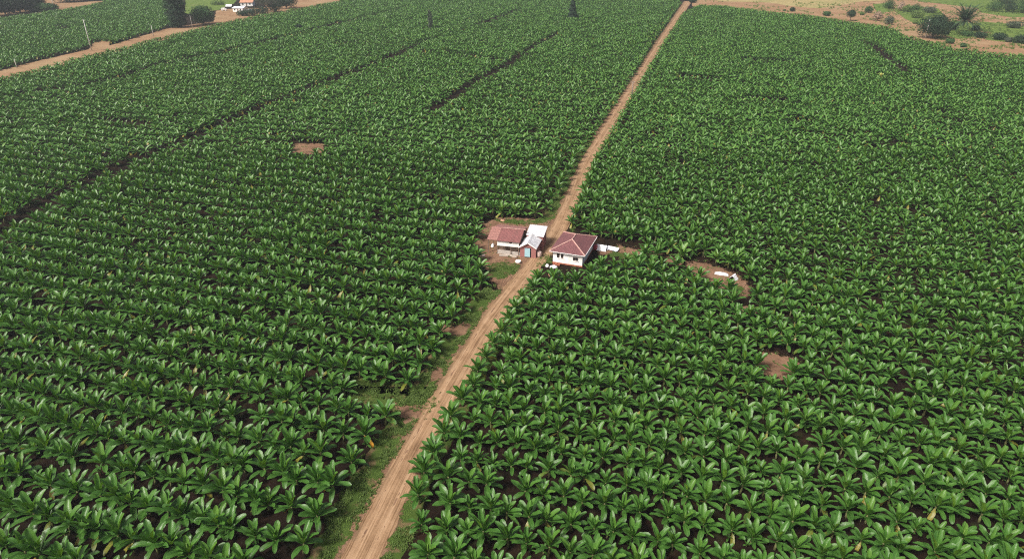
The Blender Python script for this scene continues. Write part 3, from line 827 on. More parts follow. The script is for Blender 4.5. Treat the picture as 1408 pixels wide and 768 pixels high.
def window(parent, x0, x1, z0, z1, y, label=None):
    w = MB(); t = 0.06
    w.box(((x0 + x1) / 2, y + .05, z0 + t / 2), (x1 - x0, .07, t)); w.box(((x0 + x1) / 2, y + .05, z1 - t / 2), (x1 - x0, .07, t))
    w.box((x0 + t / 2, y + .05, (z0 + z1) / 2), (t, .07, z1 - z0 - 2 * t)); w.box((x1 - t / 2, y + .05, (z0 + z1) / 2), (t, .07, z1 - z0 - 2 * t))
    w.box(((x0 + x1) / 2, y + .05, (z0 + z1) / 2), (.04, .06, z1 - z0 - 2 * t))
    fr = part('window', w, M['wood'], parent, label)
    g = MB(); g.quad((x0 + t, y + .08, z0 + t), (x1 - t, y + .08, z0 + t), (x1 - t, y + .08, z1 - t), (x0 + t, y + .08, z1 - t))
    part('pane', g, M['glass'], fr)
    s = MB(); s.box(((x0 + x1) / 2, y - .03, z0 - .03), (x1 - x0 + .12, .16, .05)); part('sill', s, M['trim'], fr)

# --- right house: white walls, hipped red roof
EH = 2.55
AZR = R(20)
flx, fly = at(755.3, 344.5, EH)
WR_, DR_ = 6.55, 9.0
hr = frame(flx, fly, AZR, 'white_house', 'white house with a dull red hipped roof on the right of the road', 'house')
ov = 0.55
w = MB()
holes = [(1.25, 1.8, 1.15, 2.05), (2.0, 2.5, 1.15, 2.0), (4.25, 5.25, 1.05, 1.75), (5.15, 5.85, .35, .8)]
wall_panel(w, ov, WR_ - ov, 0.25, EH - .02, ov, holes[:3])
w.box(((ov + .08), DR_ / 2, (EH + .23) / 2), (.16, DR_ - 2 * ov - .34, EH - .27)); w.box((WR_ - ov - .08, DR_ / 2, (EH + .23) / 2), (.16, DR_ - 2 * ov - .34, EH - .27))
w.box((WR_ / 2, DR_ - ov - .08, (EH + .23) / 2), (WR_ - 2 * ov, .16, EH - .27))
part('wall', w, M['white'], hr)
b = MB(); b.box((WR_ / 2, DR_ / 2, .12), (WR_ - 2 * ov + .1, DR_ - 2 * ov + .1, .248)); part('plinth', b, M['brick'], hr, 'low red brick base course')
for h in holes[:3]: window(hr, *h, ov)
RS = 1.35; hf = WR_ / 2
A1 = (hf, hf, EH + RS); A2 = (hf, DR_ - hf, EH + RS)
c0, c1, c2, c3 = (0, 0, EH), (WR_, 0, EH), (WR_, DR_, EH), (0, DR_, EH)
r = MB()
roof_quad(r, [c0, c1, A1]); roof_quad(r, [c1, c2, A2, A1]); roof_quad(r, [c2, c3, A2]); roof_quad(r, [c3, c0, A1, A2])
rf = part('roof', r, M['roofhip'], hr)
rd = MB()
for a, bb in ((c0, A1), (c1, A1), (c2, A2), (c3, A2), (A1, A2)):
    a = Vector(a); bb = Vector(bb); n = max(2, int((bb - a).length / .38))
    for k in range(n):
        p = a.lerp(bb, k / n); q = a.lerp(bb, (k + 1.12) / n)
        rd.tube([tuple(p + Vector((0, 0, .02))), tuple(q + Vector((0, 0, .035)))], [.10, .12], 7)
part('ridge_tile', rd, M['ridge'], rf, 'pale pink tiles along the hips and ridge')
g = MB()
g.box((WR_ + .03, DR_ / 2, EH - .06), (.07, DR_, .12)); g.box((WR_ / 2, DR_ + .03, EH - .06), (WR_, .07, .12)); g.box((WR_ / 2, -.03, EH - .075), (WR_, .06, .09))
part('fascia', g, M['trim'], hr)
cl = MB(); cl.quad((.12, .12, EH - .1), (WR_ - .12, .12, EH - .1), (WR_ - .12, DR_ - .12, EH - .1), (.12, DR_ - .12, EH - .1)); part('eaves_lining', cl, M['wood'], hr)
d = MB(); d.box((5.45, ov - .03, .95), (.8, .05, 1.4)); 
def loc_w(parent_xy, az, lx, ly):
    e1 = Vector((math.cos(az), -math.sin(az))); e2 = Vector((math.sin(az), math.cos(az)))
    p = Vector(parent_xy) + e1 * lx + e2 * ly; return p.x, p.y

# --- left house
AZL = R(13.5)
EL = 2.75
frx, fry = at(714.7, 333.7, EL)
WL = 6.1; half = 3.75; RL = 1.0
e1 = Vector((math.cos(AZL), -math.sin(AZL)))
ox, oy = frx - e1.x * WL, fry - e1.y * WL
hl = frame(ox, oy, AZL, 'tin_roofed_house', 'low house with a faded red sheet roof and white tin annex left of the road', 'house')
xs = 1.75                                     # where the paler left lean-to sheet starts
r = MB()
roof_quad(r, [(xs - .1, 0, EL), (WL, 0, EL), (WL, half, EL + RL), (xs - .1, half, EL + RL)])
rf = part('roof', r, M['roofred'], hl, 'dull red front roof slope')
r = MB(); roof_quad(r, [(WL, 2 * half, EL + .02), (0.15, 2 * half, EL + .02), (0.15, half - .05, EL + RL + .05), (WL, half - .05, EL + RL + .05)])
part('roof', r, M['roofpale'], hl, 'rusted back roof slope, coloured paler for the sky light on it')  # paler sheet colour also stands in for sky light on this slope
r = MB()
for k in range(5):                            # overlapping faded sheets of the left end
    y0 = half * k / 5; y1 = half * (k + 1) / 5 + .08
    roof_quad(r, [(-.15 , y0, EL + RL * y0 / half + .075), (xs, y0, EL + RL * y0 / half + .075), (xs + .15, y1, EL + RL * y1 / half + .045), (-.1, y1, EL + RL * y1 / half + .045)], .03)
part('roof', r, M['roofpale'], hl, 'faded pink overlapping sheets at the left end')
rd = MB()
for k in range(8): rd.box((xs + .2 + k * .56 + .28, half, EL + RL + .06), (.55, .22, .05))
part('ridge_cap', rd, M['ridge'], hl)
# white band under the front eave, veranda behind it
w = MB(); wall_panel(w, xs, WL - .25, 1.62, EL - .06, .35, [(4.0, 4.55, 2.22, EL - .07)], .1); part('wall', w, M['white'], hl, 'white wall band under the front eave')
v = MB(); v.quad((4.0, .44, 2.22), (4.55, .44, 2.22), (4.55, .44, EL - .07), (4.0, .44, EL - .07)); part('vent', v, M['dark'], hl)
w = MB()
wall_panel(w, xs, WL - .2, 0.05, EL - .04, 1.9, [(3.0, 3.8, .06, 2.0)], .14)
w.box((WL - .3, 4.5, 1.4), (.14, 5.0, 2.7)); w.box((xs + .07, 4.5, 1.4), (.14, 5.0, 2.7)); w.box((3.8, 7.1, 1.4), (4.0, .14, 2.7))
part('wall', w, M['brownwall'], hl, 'brown back wall of the veranda')
d = MB(); d.box((3.4, 1.98, 1.03), (.78, .05, 1.92)); part('door', d, M['wood'], hl)
w = MB(); w.box((3.05, .38, .42), (2.5, .12, .7)); w.box((5.2, .38, .36), (1.1, .12, .6)); part('parapet', w, M['concrete'], hl, 'low concrete veranda parapet')
fl = MB(); fl.box((3.9, 1.1, .04), (4.4, 1.7, .07)); part('veranda_floor', fl, M['concrete'], hl)
for px_, h_ in ((xs + .02, 1.6), (4.35, 1.62), (5.8, 1.62)):
    p = MB(); p.box((px_, .39, h_ / 2), (.14, .14, h_)); part('post', p, M['wood'], hl)
for y_ in (.25, 3.6):
    p = MB(); p.box((.1, y_, (EL - .15) / 2), (.12, .12, EL - .15)); part('post', p, M['wood'], hl)
# white tin annex to the right
r = MB()
X0, X1 = WL + .35, WL + 3.75
r1 = [(X0, 3.6, 2.86), (X1, 3.4, 2.80), (X1, 7.3, 3.4), (X0, 7.3, 3.45)]
roof_quad(r, r1, .05); part('roof', r, M['tin'], hl, 'white tin sheet roof of the annex')
w = MB(); w.box(((X0 + X1) / 2, 5.3, 1.38), (X1 - X0 - .3, 3.3, 2.7)); part('wall', w, M['redwall'], hl, 'dull red annex wall')
# porch with its small gable
AX = WL + 1.55; hw_ = 1.55; PZ = 2.15; AP = 3.1
r = MB(); roof_quad(r, [(AX + hw_ + .15, -.35, PZ - .08), (AX + hw_ + .35, 3.5, PZ + .1), (AX, 3.9, AP), (AX, -.45, AP)], .05)
part('roof', r, M['tin'], hl, 'white right slope of the porch roof')
r = MB(); roof_quad(r, [(AX - hw_, 3.5, PZ), (AX - hw_, -.35, PZ), (AX, -.45, AP - .01), (AX, 3.9, AP - .01)], .05)
part('roof', r, M['tin'], hl, 'white left slope of the porch roof')
for s_ in (-1, 1):
    b = MB(); e = (AX + s_ * (hw_ + .12), -.5, PZ - .12); t = (AX, -.5, AP - .02)
    b.slab([(e[0], -.5, e[2] + .14), (t[0], -.5, t[2] + .12), (t[0], -.5, t[2] - .12), (e[0], -.5, e[2] - .08)], .07)
    part('barge_board', b, M['trim'], hl)
g = MB(); g.slab([(AX - hw_ + .1, -.2, PZ - .12), (AX + hw_ - .1, -.2, PZ - .12), (AX, -.2, AP - .1)], .1); part('gable', g, M['redwall'], hl, 'red gable face of the porch')
w = MB(); wall_panel(w, AX - hw_ + .1, AX + hw_ - .05, .05, PZ - .13, -.16, [(AX - .55, AX + .62, .07, 1.95)], .12)
w.box((AX + hw_ - .13, 1.7, 1.0), (.14, 3.4, 1.95)); part('wall', w, M['redwall'], hl, 'red porch wall')
d = MB(); d.quad((AX - .5, .25, .07), (AX + .62, .25, .07), (AX + .62, .25, 1.95), (AX - .5, .25, 1.95)); part('doorway', d, M['dark'], hl)
d = MB(); d.box((AX - .08, -.2, 1.05), (1.0, .05, 1.7))
d.box((AX - .08, -.235, 1.82), (.96, .03, .06)); d.box((AX - .08, -.235, .3), (.96, .03, .06)); part('door', d, M['cyan'], hl, 'pale cyan door leaf')
HL = (ox, oy); HRo = (flx, fly)

# --- things round the houses
def obj_at(name, mb, mat, loc, rz, label, cat, group=None, smooth=False):
    o = link(name, mb.mesh(name, mat, smooth), None, loc, rz); return tag(o, label, cat, group)
def lump(seed, rx, ry, rz_, n=10):
    mb = MB(); rg = random.Random(seed); rings = []
    for i in range(7):
        ph = math.pi / 2 * i / 6; row = []
        for k in range(n):
            a = 2 * math.pi * k / n; q = 1 + .25 * nz(seed + math.cos(a) * 2, math.sin(a) * 2 + i * .6, 1)
            row.append(mb.vert((rx * math.cos(ph) * math.cos(a) * q, ry * math.cos(ph) * math.sin(a) * q, rz_ * math.sin(ph) * q)))
        rings.append(row)
    for i in range(6):
        for k in range(n): mb.face((rings[i][k], rings[i][(k + 1) % n], rings[i + 1][(k + 1) % n], rings[i + 1][k]))
    mb.face(rings[-1]); return mb
# pile on the veranda edge: two crooked logs and bundles
for k, (lx, ly, rz, ln) in enumerate(((3.2, -.55, .12, 1.6), (5.0, -.5, -.3, 1.3))):
    X, Y = loc_w(HL, AZL, lx, ly); mb = MB()
    for q in range(5): mb.tube([(-ln / 2, (q % 3) * .17 - .17, .09 + (q // 3) * .15), (ln / 2 + .06 * q, (q % 3) * .17 - .15, .1 + (q // 3) * .15)], [.085, .075], 7)
    obj_at('wood_pile', mb, M['palebark'], (X, Y, .016), rz - AZL, ('pale wood pile in front of the veranda, left of the post' if k == 0 else 'pale wood pile in front of the veranda, near the cyan door'), 'wood pile')
def px_thing(name, px, py, mb, mat, label, cat, rz=0, z=.016, smooth=True): 
    X, Y = at(px, py); return obj_at(name, mb, mat, (X, Y, z), rz, label, cat, None, smooth)
mb = MB(); mb.lathe([(.38, 0), (.5, .12), (.52, .38), (.47, .42), (.40, .2), (.05, .16)], n=18)
px_thing('wash_basin', 712.5, 361, mb, M['trim'], 'round white basin on bare soil in front of the porch', 'basin')
X, Y = loc_w(HL, AZL, WL + 3.55, .6); mb = MB(); mb.lathe([(.42, 0), (.45, .5), (.46, .95), (.40, 1.1), (.15, 1.18), (.13, 1.22)], n=18)
obj_at('water_tank', mb, M['plaster'], (X, Y, 0.016), 0, 'pinkish round water tank at the right side of the porch', 'water tank', None, True)
px_thing('rubble_heap', 654, 341, lump(3, .8, .7, .6), M['terracotta'], 'pinkish heap of earth at the plantation edge left of the tin roofed house', 'heap')
px_thing('sack', 677.5, 339, lump(4, .35, .3, .6), M['trim'], 'white sack standing under the left end of the faded roof', 'sack')
px_thing('stone', 691, 304, lump(5, .5, .35, .35), M['terracotta'], 'pinkish stone on the grass behind the tin roofed house', 'stone')
px_thing('sack', 664, 352, lump(8, .5, .35, .3), M['plaster'], 'pale sack lying on the soil left of the veranda', 'sack', .4)
px_thing('sack', 752.5, 366, lump(6, .34, .3, .45), M['trim'], 'small white sack by the road at the white house corner', 'sack')
px_thing('sack', 761, 367.5, lump(7, .75, .45, .42), M['tarp'], 'large white sack lying in front of the white house', 'sack', .3)
mb = MB(); mb.lathe([(.28, 0), (.36, .2), (.42, .55), (.36, .8), (.26, .9), (.29, .98)], n=16)
px_thing('clay_pot', 757, 380, mb, M['terracotta'], 'brown clay pot among the plants below the white house', 'pot')
mb = MB()
for i in range(5):
    for j in range(4):
        for k in range(3 - (i % 2)): mb.box((i * .26 - .5, j * .14 - .2, .05 + k * .1), (.24, .12, .09), .05 * ((i * 3 + j + k) % 3 - 1))
px_thing('brick_pile', 765, 364, mb, M['brick'], 'pile of red bricks by the left corner of the white house', 'bricks', -.3, smooth=False)
mb = MB(); mb.lathe([(.36, 0), (.38, .05), (.38, .42), (.40, .45), (.38, .48), (.38, .85), (.36, .9)], n=18)
X, Y = at(818.5, 343)
obj_at('barrel', mb, M['pink'], (X, Y, .02), 0, 'dark pink barrel beside the right wall of the white house', 'barrel', None, True)
def tarp(wx, wy, h, seed, ridge=True):
    mb = MB(); n = 12; g_ = []
    for i in range(n + 1):
        row = []
        for j in range(n + 1):
            a = i / n * 2 - 1; b_ = j / n * 2 - 1
            z = h * (max(0, 1 - abs(b_)) if ridge else max(0, 1 - b_ * b_) * max(0, 1 - a * a) ** .5)
            z = max(.03, z + .12 * h * nz(a * 2 + seed, b_ * 2, 1.5))
            row.append(mb.vert((a * wx / 2 + .1 * nz(b_ * 3, seed, 1), b_ * wy / 2 + .1 * nz(a * 3, seed + 3, 1), z)))
        g_.append(row)
    for i in range(n):
        for j in range(n): mb.face((g_[i][j], g_[i + 1][j], g_[i + 1][j + 1], g_[i][j + 1]))
    return mb
X, Y = at(827.5, 343)
obj_at('tarpaulin', tarp(1.9, 1.5, 1.0, 1), M['tarp'], (X, Y, .02), -AZR, 'white tarpaulin heaped over a pile beside the pink barrel', 'tarpaulin', None, True)
X, Y = at(842, 344); mb = MB()
for k in range(4): roof_quad(mb, [(-1.1 + .05 * k, -.5 + k * .22, .25 + .05 * k), (1.1 + .04 * k, -.55 + k * .22, .2 + .05 * k), (1.1, -.2 + k * .25, .33 + .05 * k), (-1.1, -.15 + k * .25, .36 + .05 * k)], .02)
for k in (-1, 1): mb.box((k * .8, 0, .11), (.12, .9, .2))
obj_at('sheet_stack', mb, M['bluetin'], (X, Y, .02), -AZR - .12, 'stack of pale tin sheets on the soil right of the white tarpaulin', 'tin sheets')
X, Y = at(992, 377)
obj_at('tarpaulin', tarp(2.3, .9, .4, 5, False), M['tarp'], (X, Y, .03), -.35, 'long white tarpaulin lying on the bare soil path', 'tarpaulin', None, True)
X, Y = at(1008, 384)
obj_at('tarpaulin', tarp(1.25, 1.4, .9, 9), M['tarp'], (X, Y, .03), .9, 'white tarpaulin pitched like a small tent at the path end', 'tarpaulin', None, True)

# ------------------------------------------------------------------ poles
def pole(bx, by, ty, r0, mat, label, arm=True, az=0):
    X, Y = at(bx, by); h = height_at(bx, by, ty)
    t = thing('utility_pole', label, 'utility pole', (X, Y, 0), az, 'utility poles')
    mb = MB(); mb.tube([(0, 0, 0), (0, 0, h * .5), (0, 0, h)], [r0, r0 * .85, r0 * .65], 10); part('shaft', mb, M[mat], t, None, True)
    if arm:
        a = MB(); a.box((0, .1, h - .35), (1.5, .1, .12)); part('crossarm', a, M['oldpole'], t)
        for s_ in (-.62, .62, .0):
            q = MB(); q.lathe([(.03, 0), (.07, .05), (.04, .1), (.07, .15), (.03, .2)], (s_, .1, h - .29), 8); part('insulator', q, M['metal'], t)
    return t
pole(23.6, 94, 81, .17, 'pole', 'short pale pole by the farm track at the left edge', False)
pole(126, 70, 27, .24, 'pole', 'tallest pale utility pole beside the farm track junction')
pole(211, 49.5, 35, .2, 'pole', 'short pale pole between the tallest pole and the dark tree', False)
pole(264.5, 38, 21, .2, 'pole', 'pale pole in front of the dark columnar tree', False)
pole(271, 37, 31, .18, 'palebark', 'stubby brown post in front of the round bushy tree', False)
pole(74, 10, -6, .24, 'pole', 'pale utility pole by the dark wood at top left')
pole(868.5, 138, 112, .24, 'oldpole', 'dark wooden utility pole beside the main dirt road')
pole(1272, 53, 27, .24, 'pole', 'pale utility pole in front of the large dark round tree', False)

# ------------------------------------------------------------------ trees and shrubs
def leaf_cards(mb, c, r, n, size, rg, tone=(.3, .7), shell=.55):
    """n small leaf faces through an uneven ellipsoid r at c"""
    c = Vector(c)
    for _ in range(n):
        d = Vector((rg.gauss(0, 1), rg.gauss(0, 1), rg.gauss(0, 1)))
        if d.length < 1e-6: continue
        d.normalize()
        q = shell + (1 - shell) * rg.random() ** .7
        q *= 1 + .28 * nz(d.x * 1.7 + c.x, d.y * 1.7 + d.z * 1.3 + c.y, 1.6)
        p = c + Vector((d.x * r[0], d.y * r[1], d.z * r[2])) * q
        nrm = (d + Vector((rg.uniform(-.8, .8), rg.uniform(-.8, .8), rg.uniform(-.5, .8)))).normalized()
        a = nrm.cross(Vector((rg.uniform(-1, 1), rg.uniform(-1, 1), rg.uniform(-1, 1)))).normalized(); b = nrm.cross(a)
        s = size * 1.3 * rg.uniform(.6, 1.35); t = rg.uniform(*tone)
        mb.quad(p - a * s * .5, p + b * s * .33, p + a * s * .5, p - b * s * .33, t)

def tree(name, bx, by, ty, wpx, mat, label, cat='tree', bark='bark', trunk_frac=.25, lobes=7, n=2600, size=.45, group=None, seed=0, shape='round', zoff=0.0, hmax=None):
    X, Y = at(bx, by); h = hmax or height_at(bx, by, ty); sc = seen(X, Y, h / 2)[2]; wd = wpx / sc
    rg = random.Random(seed + int(bx * 7 + by * 13))
    t = thing(name, label, cat, (X, Y, 0), rg.uniform(0, 6), group)
    tr = MB(); th = h * trunk_frac
    tr.tube([(0, 0, -.1), (.03 * h * rg.uniform(-1, 1), .03 * h * rg.uniform(-1, 1), th), (0, 0, h * .75)], [max(.06, h * .025), max(.05, h * .02), .03], 8)
    cr = MB(); cz0 = th; ch = h - th
    if shape == 'round':
        for k in range(lobes):
            a = k * 2.4 + rg.uniform(-.4, .4); q = math.sqrt((k + .4) / lobes)
            cx, cy = math.cos(a) * q * wd * .30, math.sin(a) * q * wd * .30
            rr_ = wd * rg.uniform(.22, .30); rz_ = min(ch * .5, rr_ * 1.1)
            cz = cz0 + rz_ * .9 + (ch - 2 * rz_) * (1 - q) * rg.uniform(.75, 1) if ch > 2 * rz_ else cz0 + ch / 2
            tr.tube([(0, 0, th * .7), (cx * .5, cy * .5, (th + cz) / 2), (cx, cy, cz)], [h * .014 + .02, h * .01 + .015, .015], 5)
            leaf_cards(cr, (cx, cy, cz), (rr_, rr_, rz_), n // lobes, size, rg, (.22 + .12 * (k % 3), .55 + .12 * (k % 3)))
    elif shape == 'cone':
        for k in range(lobes * 2):
            f = (k + .5) / (lobes * 2); rr_ = wd * .5 * (1 - f) ** .8 + .15
            a = k * 2.4
            leaf_cards(cr, (math.cos(a) * rr_ * .3, math.sin(a) * rr_ * .3, cz0 + ch * f), (rr_ * .8, rr_ * .8, ch / lobes * .7), int(n / (lobes * 2) * (1.6 - f)), size, rg, (.2 + .1 * (k % 3), .5 + .1 * (k % 3)))
    elif shape == 'column':
        for k in range(lobes * 2):
            f = (k + .5) / (lobes * 2); rr_ = wd * .42 * (math.sin(math.pi * (.18 + .75 * f)) ** .6); a = k * 2.4
            leaf_cards(cr, (math.cos(a) * wd * .12, math.sin(a) * wd * .12, cz0 + ch * f), (rr_, rr_, ch / lobes * .8), n // (lobes * 2), size, rg, (.2 + .1 * (k % 3), .5 + .1 * (k % 3)))
    part('trunk', tr, M[bark], t, None, True)
    part('crown', cr, M[mat], t)
    return t
# trees standing in the fields
tree('conifer', 787, 28.5, -3, 15, 'leaf_dark', 'dark pointed conifer standing alone in the far field', trunk_frac=.06, n=6500, shape='cone', size=.6)
tree('slender_tree', 592, 43, 15, 9, 'leaf_grey', 'thin grey wispy tree standing alone in the far field', trunk_frac=.12, n=1500, shape='column', size=.4)
tree('bushy_tree', 411, 43, 32, 11, 'leaf_dark', 'small dark bushy tree in the far left field beside a track', trunk_frac=.3, n=900, size=.4)
# by the farm track
tree('dense_tree', 246, 38, -16, 31, 'leaf_dark', 'tall dark columnar tree beside the farm track', trunk_frac=.05, n=9000, shape='column', lobes=8, size=.6)
tree('bushy_tree', 280, 34, 3, 34, 'leaf_mid', 'round mid green tree right of the dark columnar tree', trunk_frac=.1, n=4500, lobes=9, size=.55)
tree('feathery_tree', 368, 18, -14, 36, 'leaf_grey', 'feathery grey green tree with a pale trunk by the farmhouse', bark='palebark', trunk_frac=.35, n=2200, size=.45)
tree('bushy_tree', 394, 12, -12, 32, 'leaf_dark', 'dark tree at the right end of the farmhouse hedge', trunk_frac=.1, n=3500, size=.55)
for k, (x, y, ty, w_) in enumerate(((334, 22, 14, 20), (348, 22, 11, 22), (362, 21, 9, 24), (378, 17, 5, 24))):
    tree('shrub', x, y, ty, w_, 'leaf_dark', 'dark shrub %s from the left in the hedge before the farmhouse' % ORD[k], 'shrub', trunk_frac=.02, n=1300, size=.45, group='shrubs of the farmhouse hedge')
tree('shrub', 300, 7, 1, 22, 'leaf_light', 'pale green shrub behind the round mid green tree', 'shrub', trunk_frac=.02, n=900, size=.5)
# dark wood at top left
for k, (x, y, ty, w_, mt, lab) in enumerate((
        (-14, 25, -16, 48, 'leaf_dark', 'dark tree cut by the left edge of the wood'), (8, 21, -18, 42, 'leaf_dark', 'dark tree with pale trunk at the left of the top corner wood'),
        (28, 18, -20, 40, 'leaf_dark', 'dark tree second from the left edge in the corner wood'), (46, 14, -22, 40, 'leaf_dark', 'dark tree behind the low green bush in the corner wood'),
        (58, 16, 5, 40, 'leaf_mid', 'low green bush at the foot of the corner wood'), (92, 3, -24, 44, 'leaf_dark', 'dark tree right of the pale pole at the top edge'),
        (122, 1, -24, 44, 'leaf_dark', 'dark tree at the right end of the top left wood'), (20, 9, -28, 56, 'leaf_dark', 'dark tree deep in the top left corner wood'))):
    tree('bushy_tree', x, y, ty, w_, mt, lab, bark='palebark', trunk_frac=.06 if mt == 'leaf_dark' else .03, n=6500, lobes=12, size=.8, group='trees of the top left wood')
tree('shrub', 952, 4, -2, 13, 'leaf_dark', 'dark shrub at the far end of the main dirt road', 'shrub', trunk_frac=.05, n=1200, size=.5)
# scrub on the red soil at the right
SH = [(1089, 16, 9, 9, 'leaf_dark', 'small round dark shrub at the left of the red soil'), (1078.5, 15.5, 13, 4, 'leaf_mid', 'tiny green shrub beside the leftmost round dark shrub'),
      (1137, 22, 15.5, 12, 'leaf_mid', 'low green shrub at the field edge, left of the round tree'), (1185, 21, 17, 7, 'leaf_light', 'low pale shrub right of the round tree'),
      (1194, 18, 6, 12, 'leaf_mid', 'upright green shrub beside the dry pinkish bush'), (1206, 29, 10, 14, 'leaf_dry', 'dry pinkish bush between two green shrubs'),
      (1222, 34, 18, 15, 'leaf_grey', 'grey green shrub below the dry bushes at the field edge'), (1222, 12, -1, 18, 'leaf_mid', 'green shrub at the top edge left of the dry tree'),
      (1238, 15, -2, 12, 'leaf_dry', 'dry pinkish bush at the top edge'), (1246, 17, 6, 15, 'leaf_light', 'light green shrub right of the dry bush'),
      (1258, 18, 3, 17, 'leaf_mid', 'mid green shrub above the yellow green one'), (1260, 25, 14, 20, 'leaf_light', 'yellow green shrub touching the large dark tree'),
      (1277, 18, 9, 22, 'leaf_grey', 'grey shrub behind the large dark tree'), (1258, 33, 28, 8, 'leaf_light', 'small yellow shrub left of the large dark tree'),
      (1310, 41, 31, 16, 'leaf_mid', 'green shrub between large dark tree and palm'), (1340, 42, 34, 12, 'leaf_dark', 'dark shrub under the right fronds of the palm'),
      (1322, 48, 35, 22, 'leaf_light', 'rounded yellow green bush in front of the palm'), (1330, 50, 43, 18, 'leaf_mid', 'low green bush right of the rounded yellow one'),
      (1347, 52, 44, 20, 'leaf_dark', 'low dark bush at the edge of the soil track'), (1373, 55, 45, 20, 'leaf_dark', 'dark bush in front of the green pasture'),
      (1402, 60, 47, 20, 'leaf_dark', 'large dark bush at the right edge above the field'), (1394, 39, 29, 22, 'leaf_grey', 'grey shrub at the right edge of the pasture'),
      (1306, 60, 53, 15, 'leaf_mid', 'low leafy shrub on the field edge below the dark tree'), (1324, 65, 59, 9, 'leaf_mid', 'small leafy shrub on the field edge below the palm'),
      (1300, 48, 42, 10, 'leaf_dark', 'small dark shrub at the right foot of the large dark tree'), (1386, 58, 51, 12, 'leaf_grey', 'small grey shrub between the two dark bushes'),
      (1366, 16, 2, 24, 'leaf_mid', 'mid green shrub at the left end of the far thicket'), (1386, 17, -1, 26, 'leaf_dark', 'dark shrub in the middle of the far thicket'),
      (1406, 18, -2, 26, 'leaf_mid', 'green shrub at the right end of the far thicket'), (1385, 6, -8, 40, 'leaf_dark', 'dark tall shrub at the back of the far thicket'), (1418, 8, -8, 36, 'leaf_dark', 'dark tall shrub at the right back of the far thicket')]
for x, y, ty, w_, mt, lab in SH:
    tree('shrub', x, y, ty, w_, mt, lab, 'shrub', trunk_frac=.03, n=int(350 + w_ * 60), lobes=6, size=.42, group='shrubs on the red soil', bark='palebark' if mt == 'leaf_dry' else 'bark')
tree('round_tree', 1169, 29, 11, 15, 'leaf_dark', 'round dark green tree with a short trunk at the far field edge', trunk_frac=.28, n=1800, size=.4)
tree('round_tree', 1282, 53, 13, 45, 'leaf_dark', 'large dark round tree behind the pale pole on the red soil', trunk_frac=.08, n=8000, lobes=12, size=.5)
# palm
def palm(bx, by, ty, wpx, label):
    X, Y = at(bx, by); h = height_at(bx, by, ty); sc = seen(X, Y, 3)[2]; Rr = wpx / sc / 2
    t = thing('palm_tree', label, 'palm tree', (X, Y, 0)); th = h * .4
    tr = MB(); tr.tube([(0, 0, 0), (0, 0, th * .5), (0, 0, th + .3)], [.5, .42, .5], 10); part('trunk', tr, M['bark'], t, None, True)
    cr = MB(); rg = random.Random(8)
    for k in range(90):
        az = k * 2.4; f = k / 89
        el = R(74 - 84 * f) + rg.uniform(-.1, .1); ln = Rr * 1.4 * rg.uniform(.9, 1.08)
        d = Vector((math.cos(az), math.sin(az), 0)); sd = Vector((-d.y, d.x, 0)); p = Vector((0, 0, th + .3)); pts = []
        for q in range(13):
            e = el - R(48) * (q / 12) ** 1.6
            if q: p = p + (d * math.cos(e) + Vector((0, 0, math.sin(e)))) * ln / 12
            pts.append((p.copy(), e))
        for q in range(1, 13):
            p0, e = pts[q - 1]; p1 = pts[q][0]; fw = (p1 - p0); w_ = Rr * .13 * math.sin(math.pi * min(1, .12 + .85 * q / 12)) ** .7
            cr.quad(p0 - sd * .05, p1 - sd * .05, p1 + sd * .05, p0 + sd * .05, .5)
            for s_ in (-1, 1):
                for m_ in range(2):
                    b0 = p0 + fw * (m_ * .5); tip = b0 + sd * s_ * w_ + fw.normalized() * w_ * .55 + Vector((0, 0, -.18 * w_ + .1))
                    cr.face([cr.vert(b0, .35), cr.vert(b0 + fw * .42, .5), cr.vert(tip, rg.uniform(.4, .8))])
    part('crown', cr, M['leaf_palm'], t)
palm(1323, 42, 10, 42, 'spreading palm tree among the shrubs on the red soil')

# ------------------------------------------------------------------ distant farmhouse
def gable_house(px, py, w_, d_, eh, rh, az, roofm, wallm, name, label, door=True):
    X, Y = at(px, py); t = thing(name, label, 'house', (X, Y, 0), az)
    w = MB(); w.box((0, 0, eh / 2), (w_, d_, eh))
    for s_ in (-1, 1): w.slab([(s_ * w_ / 2 - s_ * .05, -d_ / 2, eh), (s_ * w_ / 2 - s_ * .05, d_ / 2, eh), (s_ * w_ / 2 - s_ * .05, 0, eh + rh * .93)], .05)
    part('wall', w, M[wallm], t)
    r = MB(); o_ = .5; k = eh - rh * o_ / (d_ / 2)
    roof_quad(r, [(-w_ / 2 - o_, -d_ / 2 - o_, k), (w_ / 2 + o_, -d_ / 2 - o_, k), (w_ / 2 + o_, 0, eh + rh), (-w_ / 2 - o_, 0, eh + rh)], .08)
    roof_quad(r, [(w_ / 2 + o_, d_ / 2 + o_, k), (-w_ / 2 - o_, d_ / 2 + o_, k), (-w_ / 2 - o_, .01, eh + rh), (w_ / 2 + o_, .01, eh + rh)], .08)
    part('roof', r, M[roofm], t)
    for x_ in (-w_ * .3, w_ * .28):
        q = MB(); q.box((x_, -d_ / 2 - .02, eh * .55), (1.0, .06, 1.1)); part('window', q, M['glass'], t)
    q = MB(); q.box((0, -d_ / 2 - .02, 1.0), (.9, .06, 2.0)); part('door', q, M['wood'], t)
gable_house(341, 8, 9, 8, 2.8, 1.5, .1, 'orange', 'white', 'farmhouse', 'distant farmhouse with an orange red roof at the top edge')
gable_house(331, 16, 8.0, 6.5, 2.6, .8, -.25, 'bluetin', 'white', 'farm_shed', 'distant white shed with a pale blue tin roof before the farmhouse')
gable_house(346, 18, 2.6, 2.4, 2.2, .4, -.2, 'bluetin', 'white', 'farm_shed', 'tiny white outbuilding among the hedge right of the shed', False)
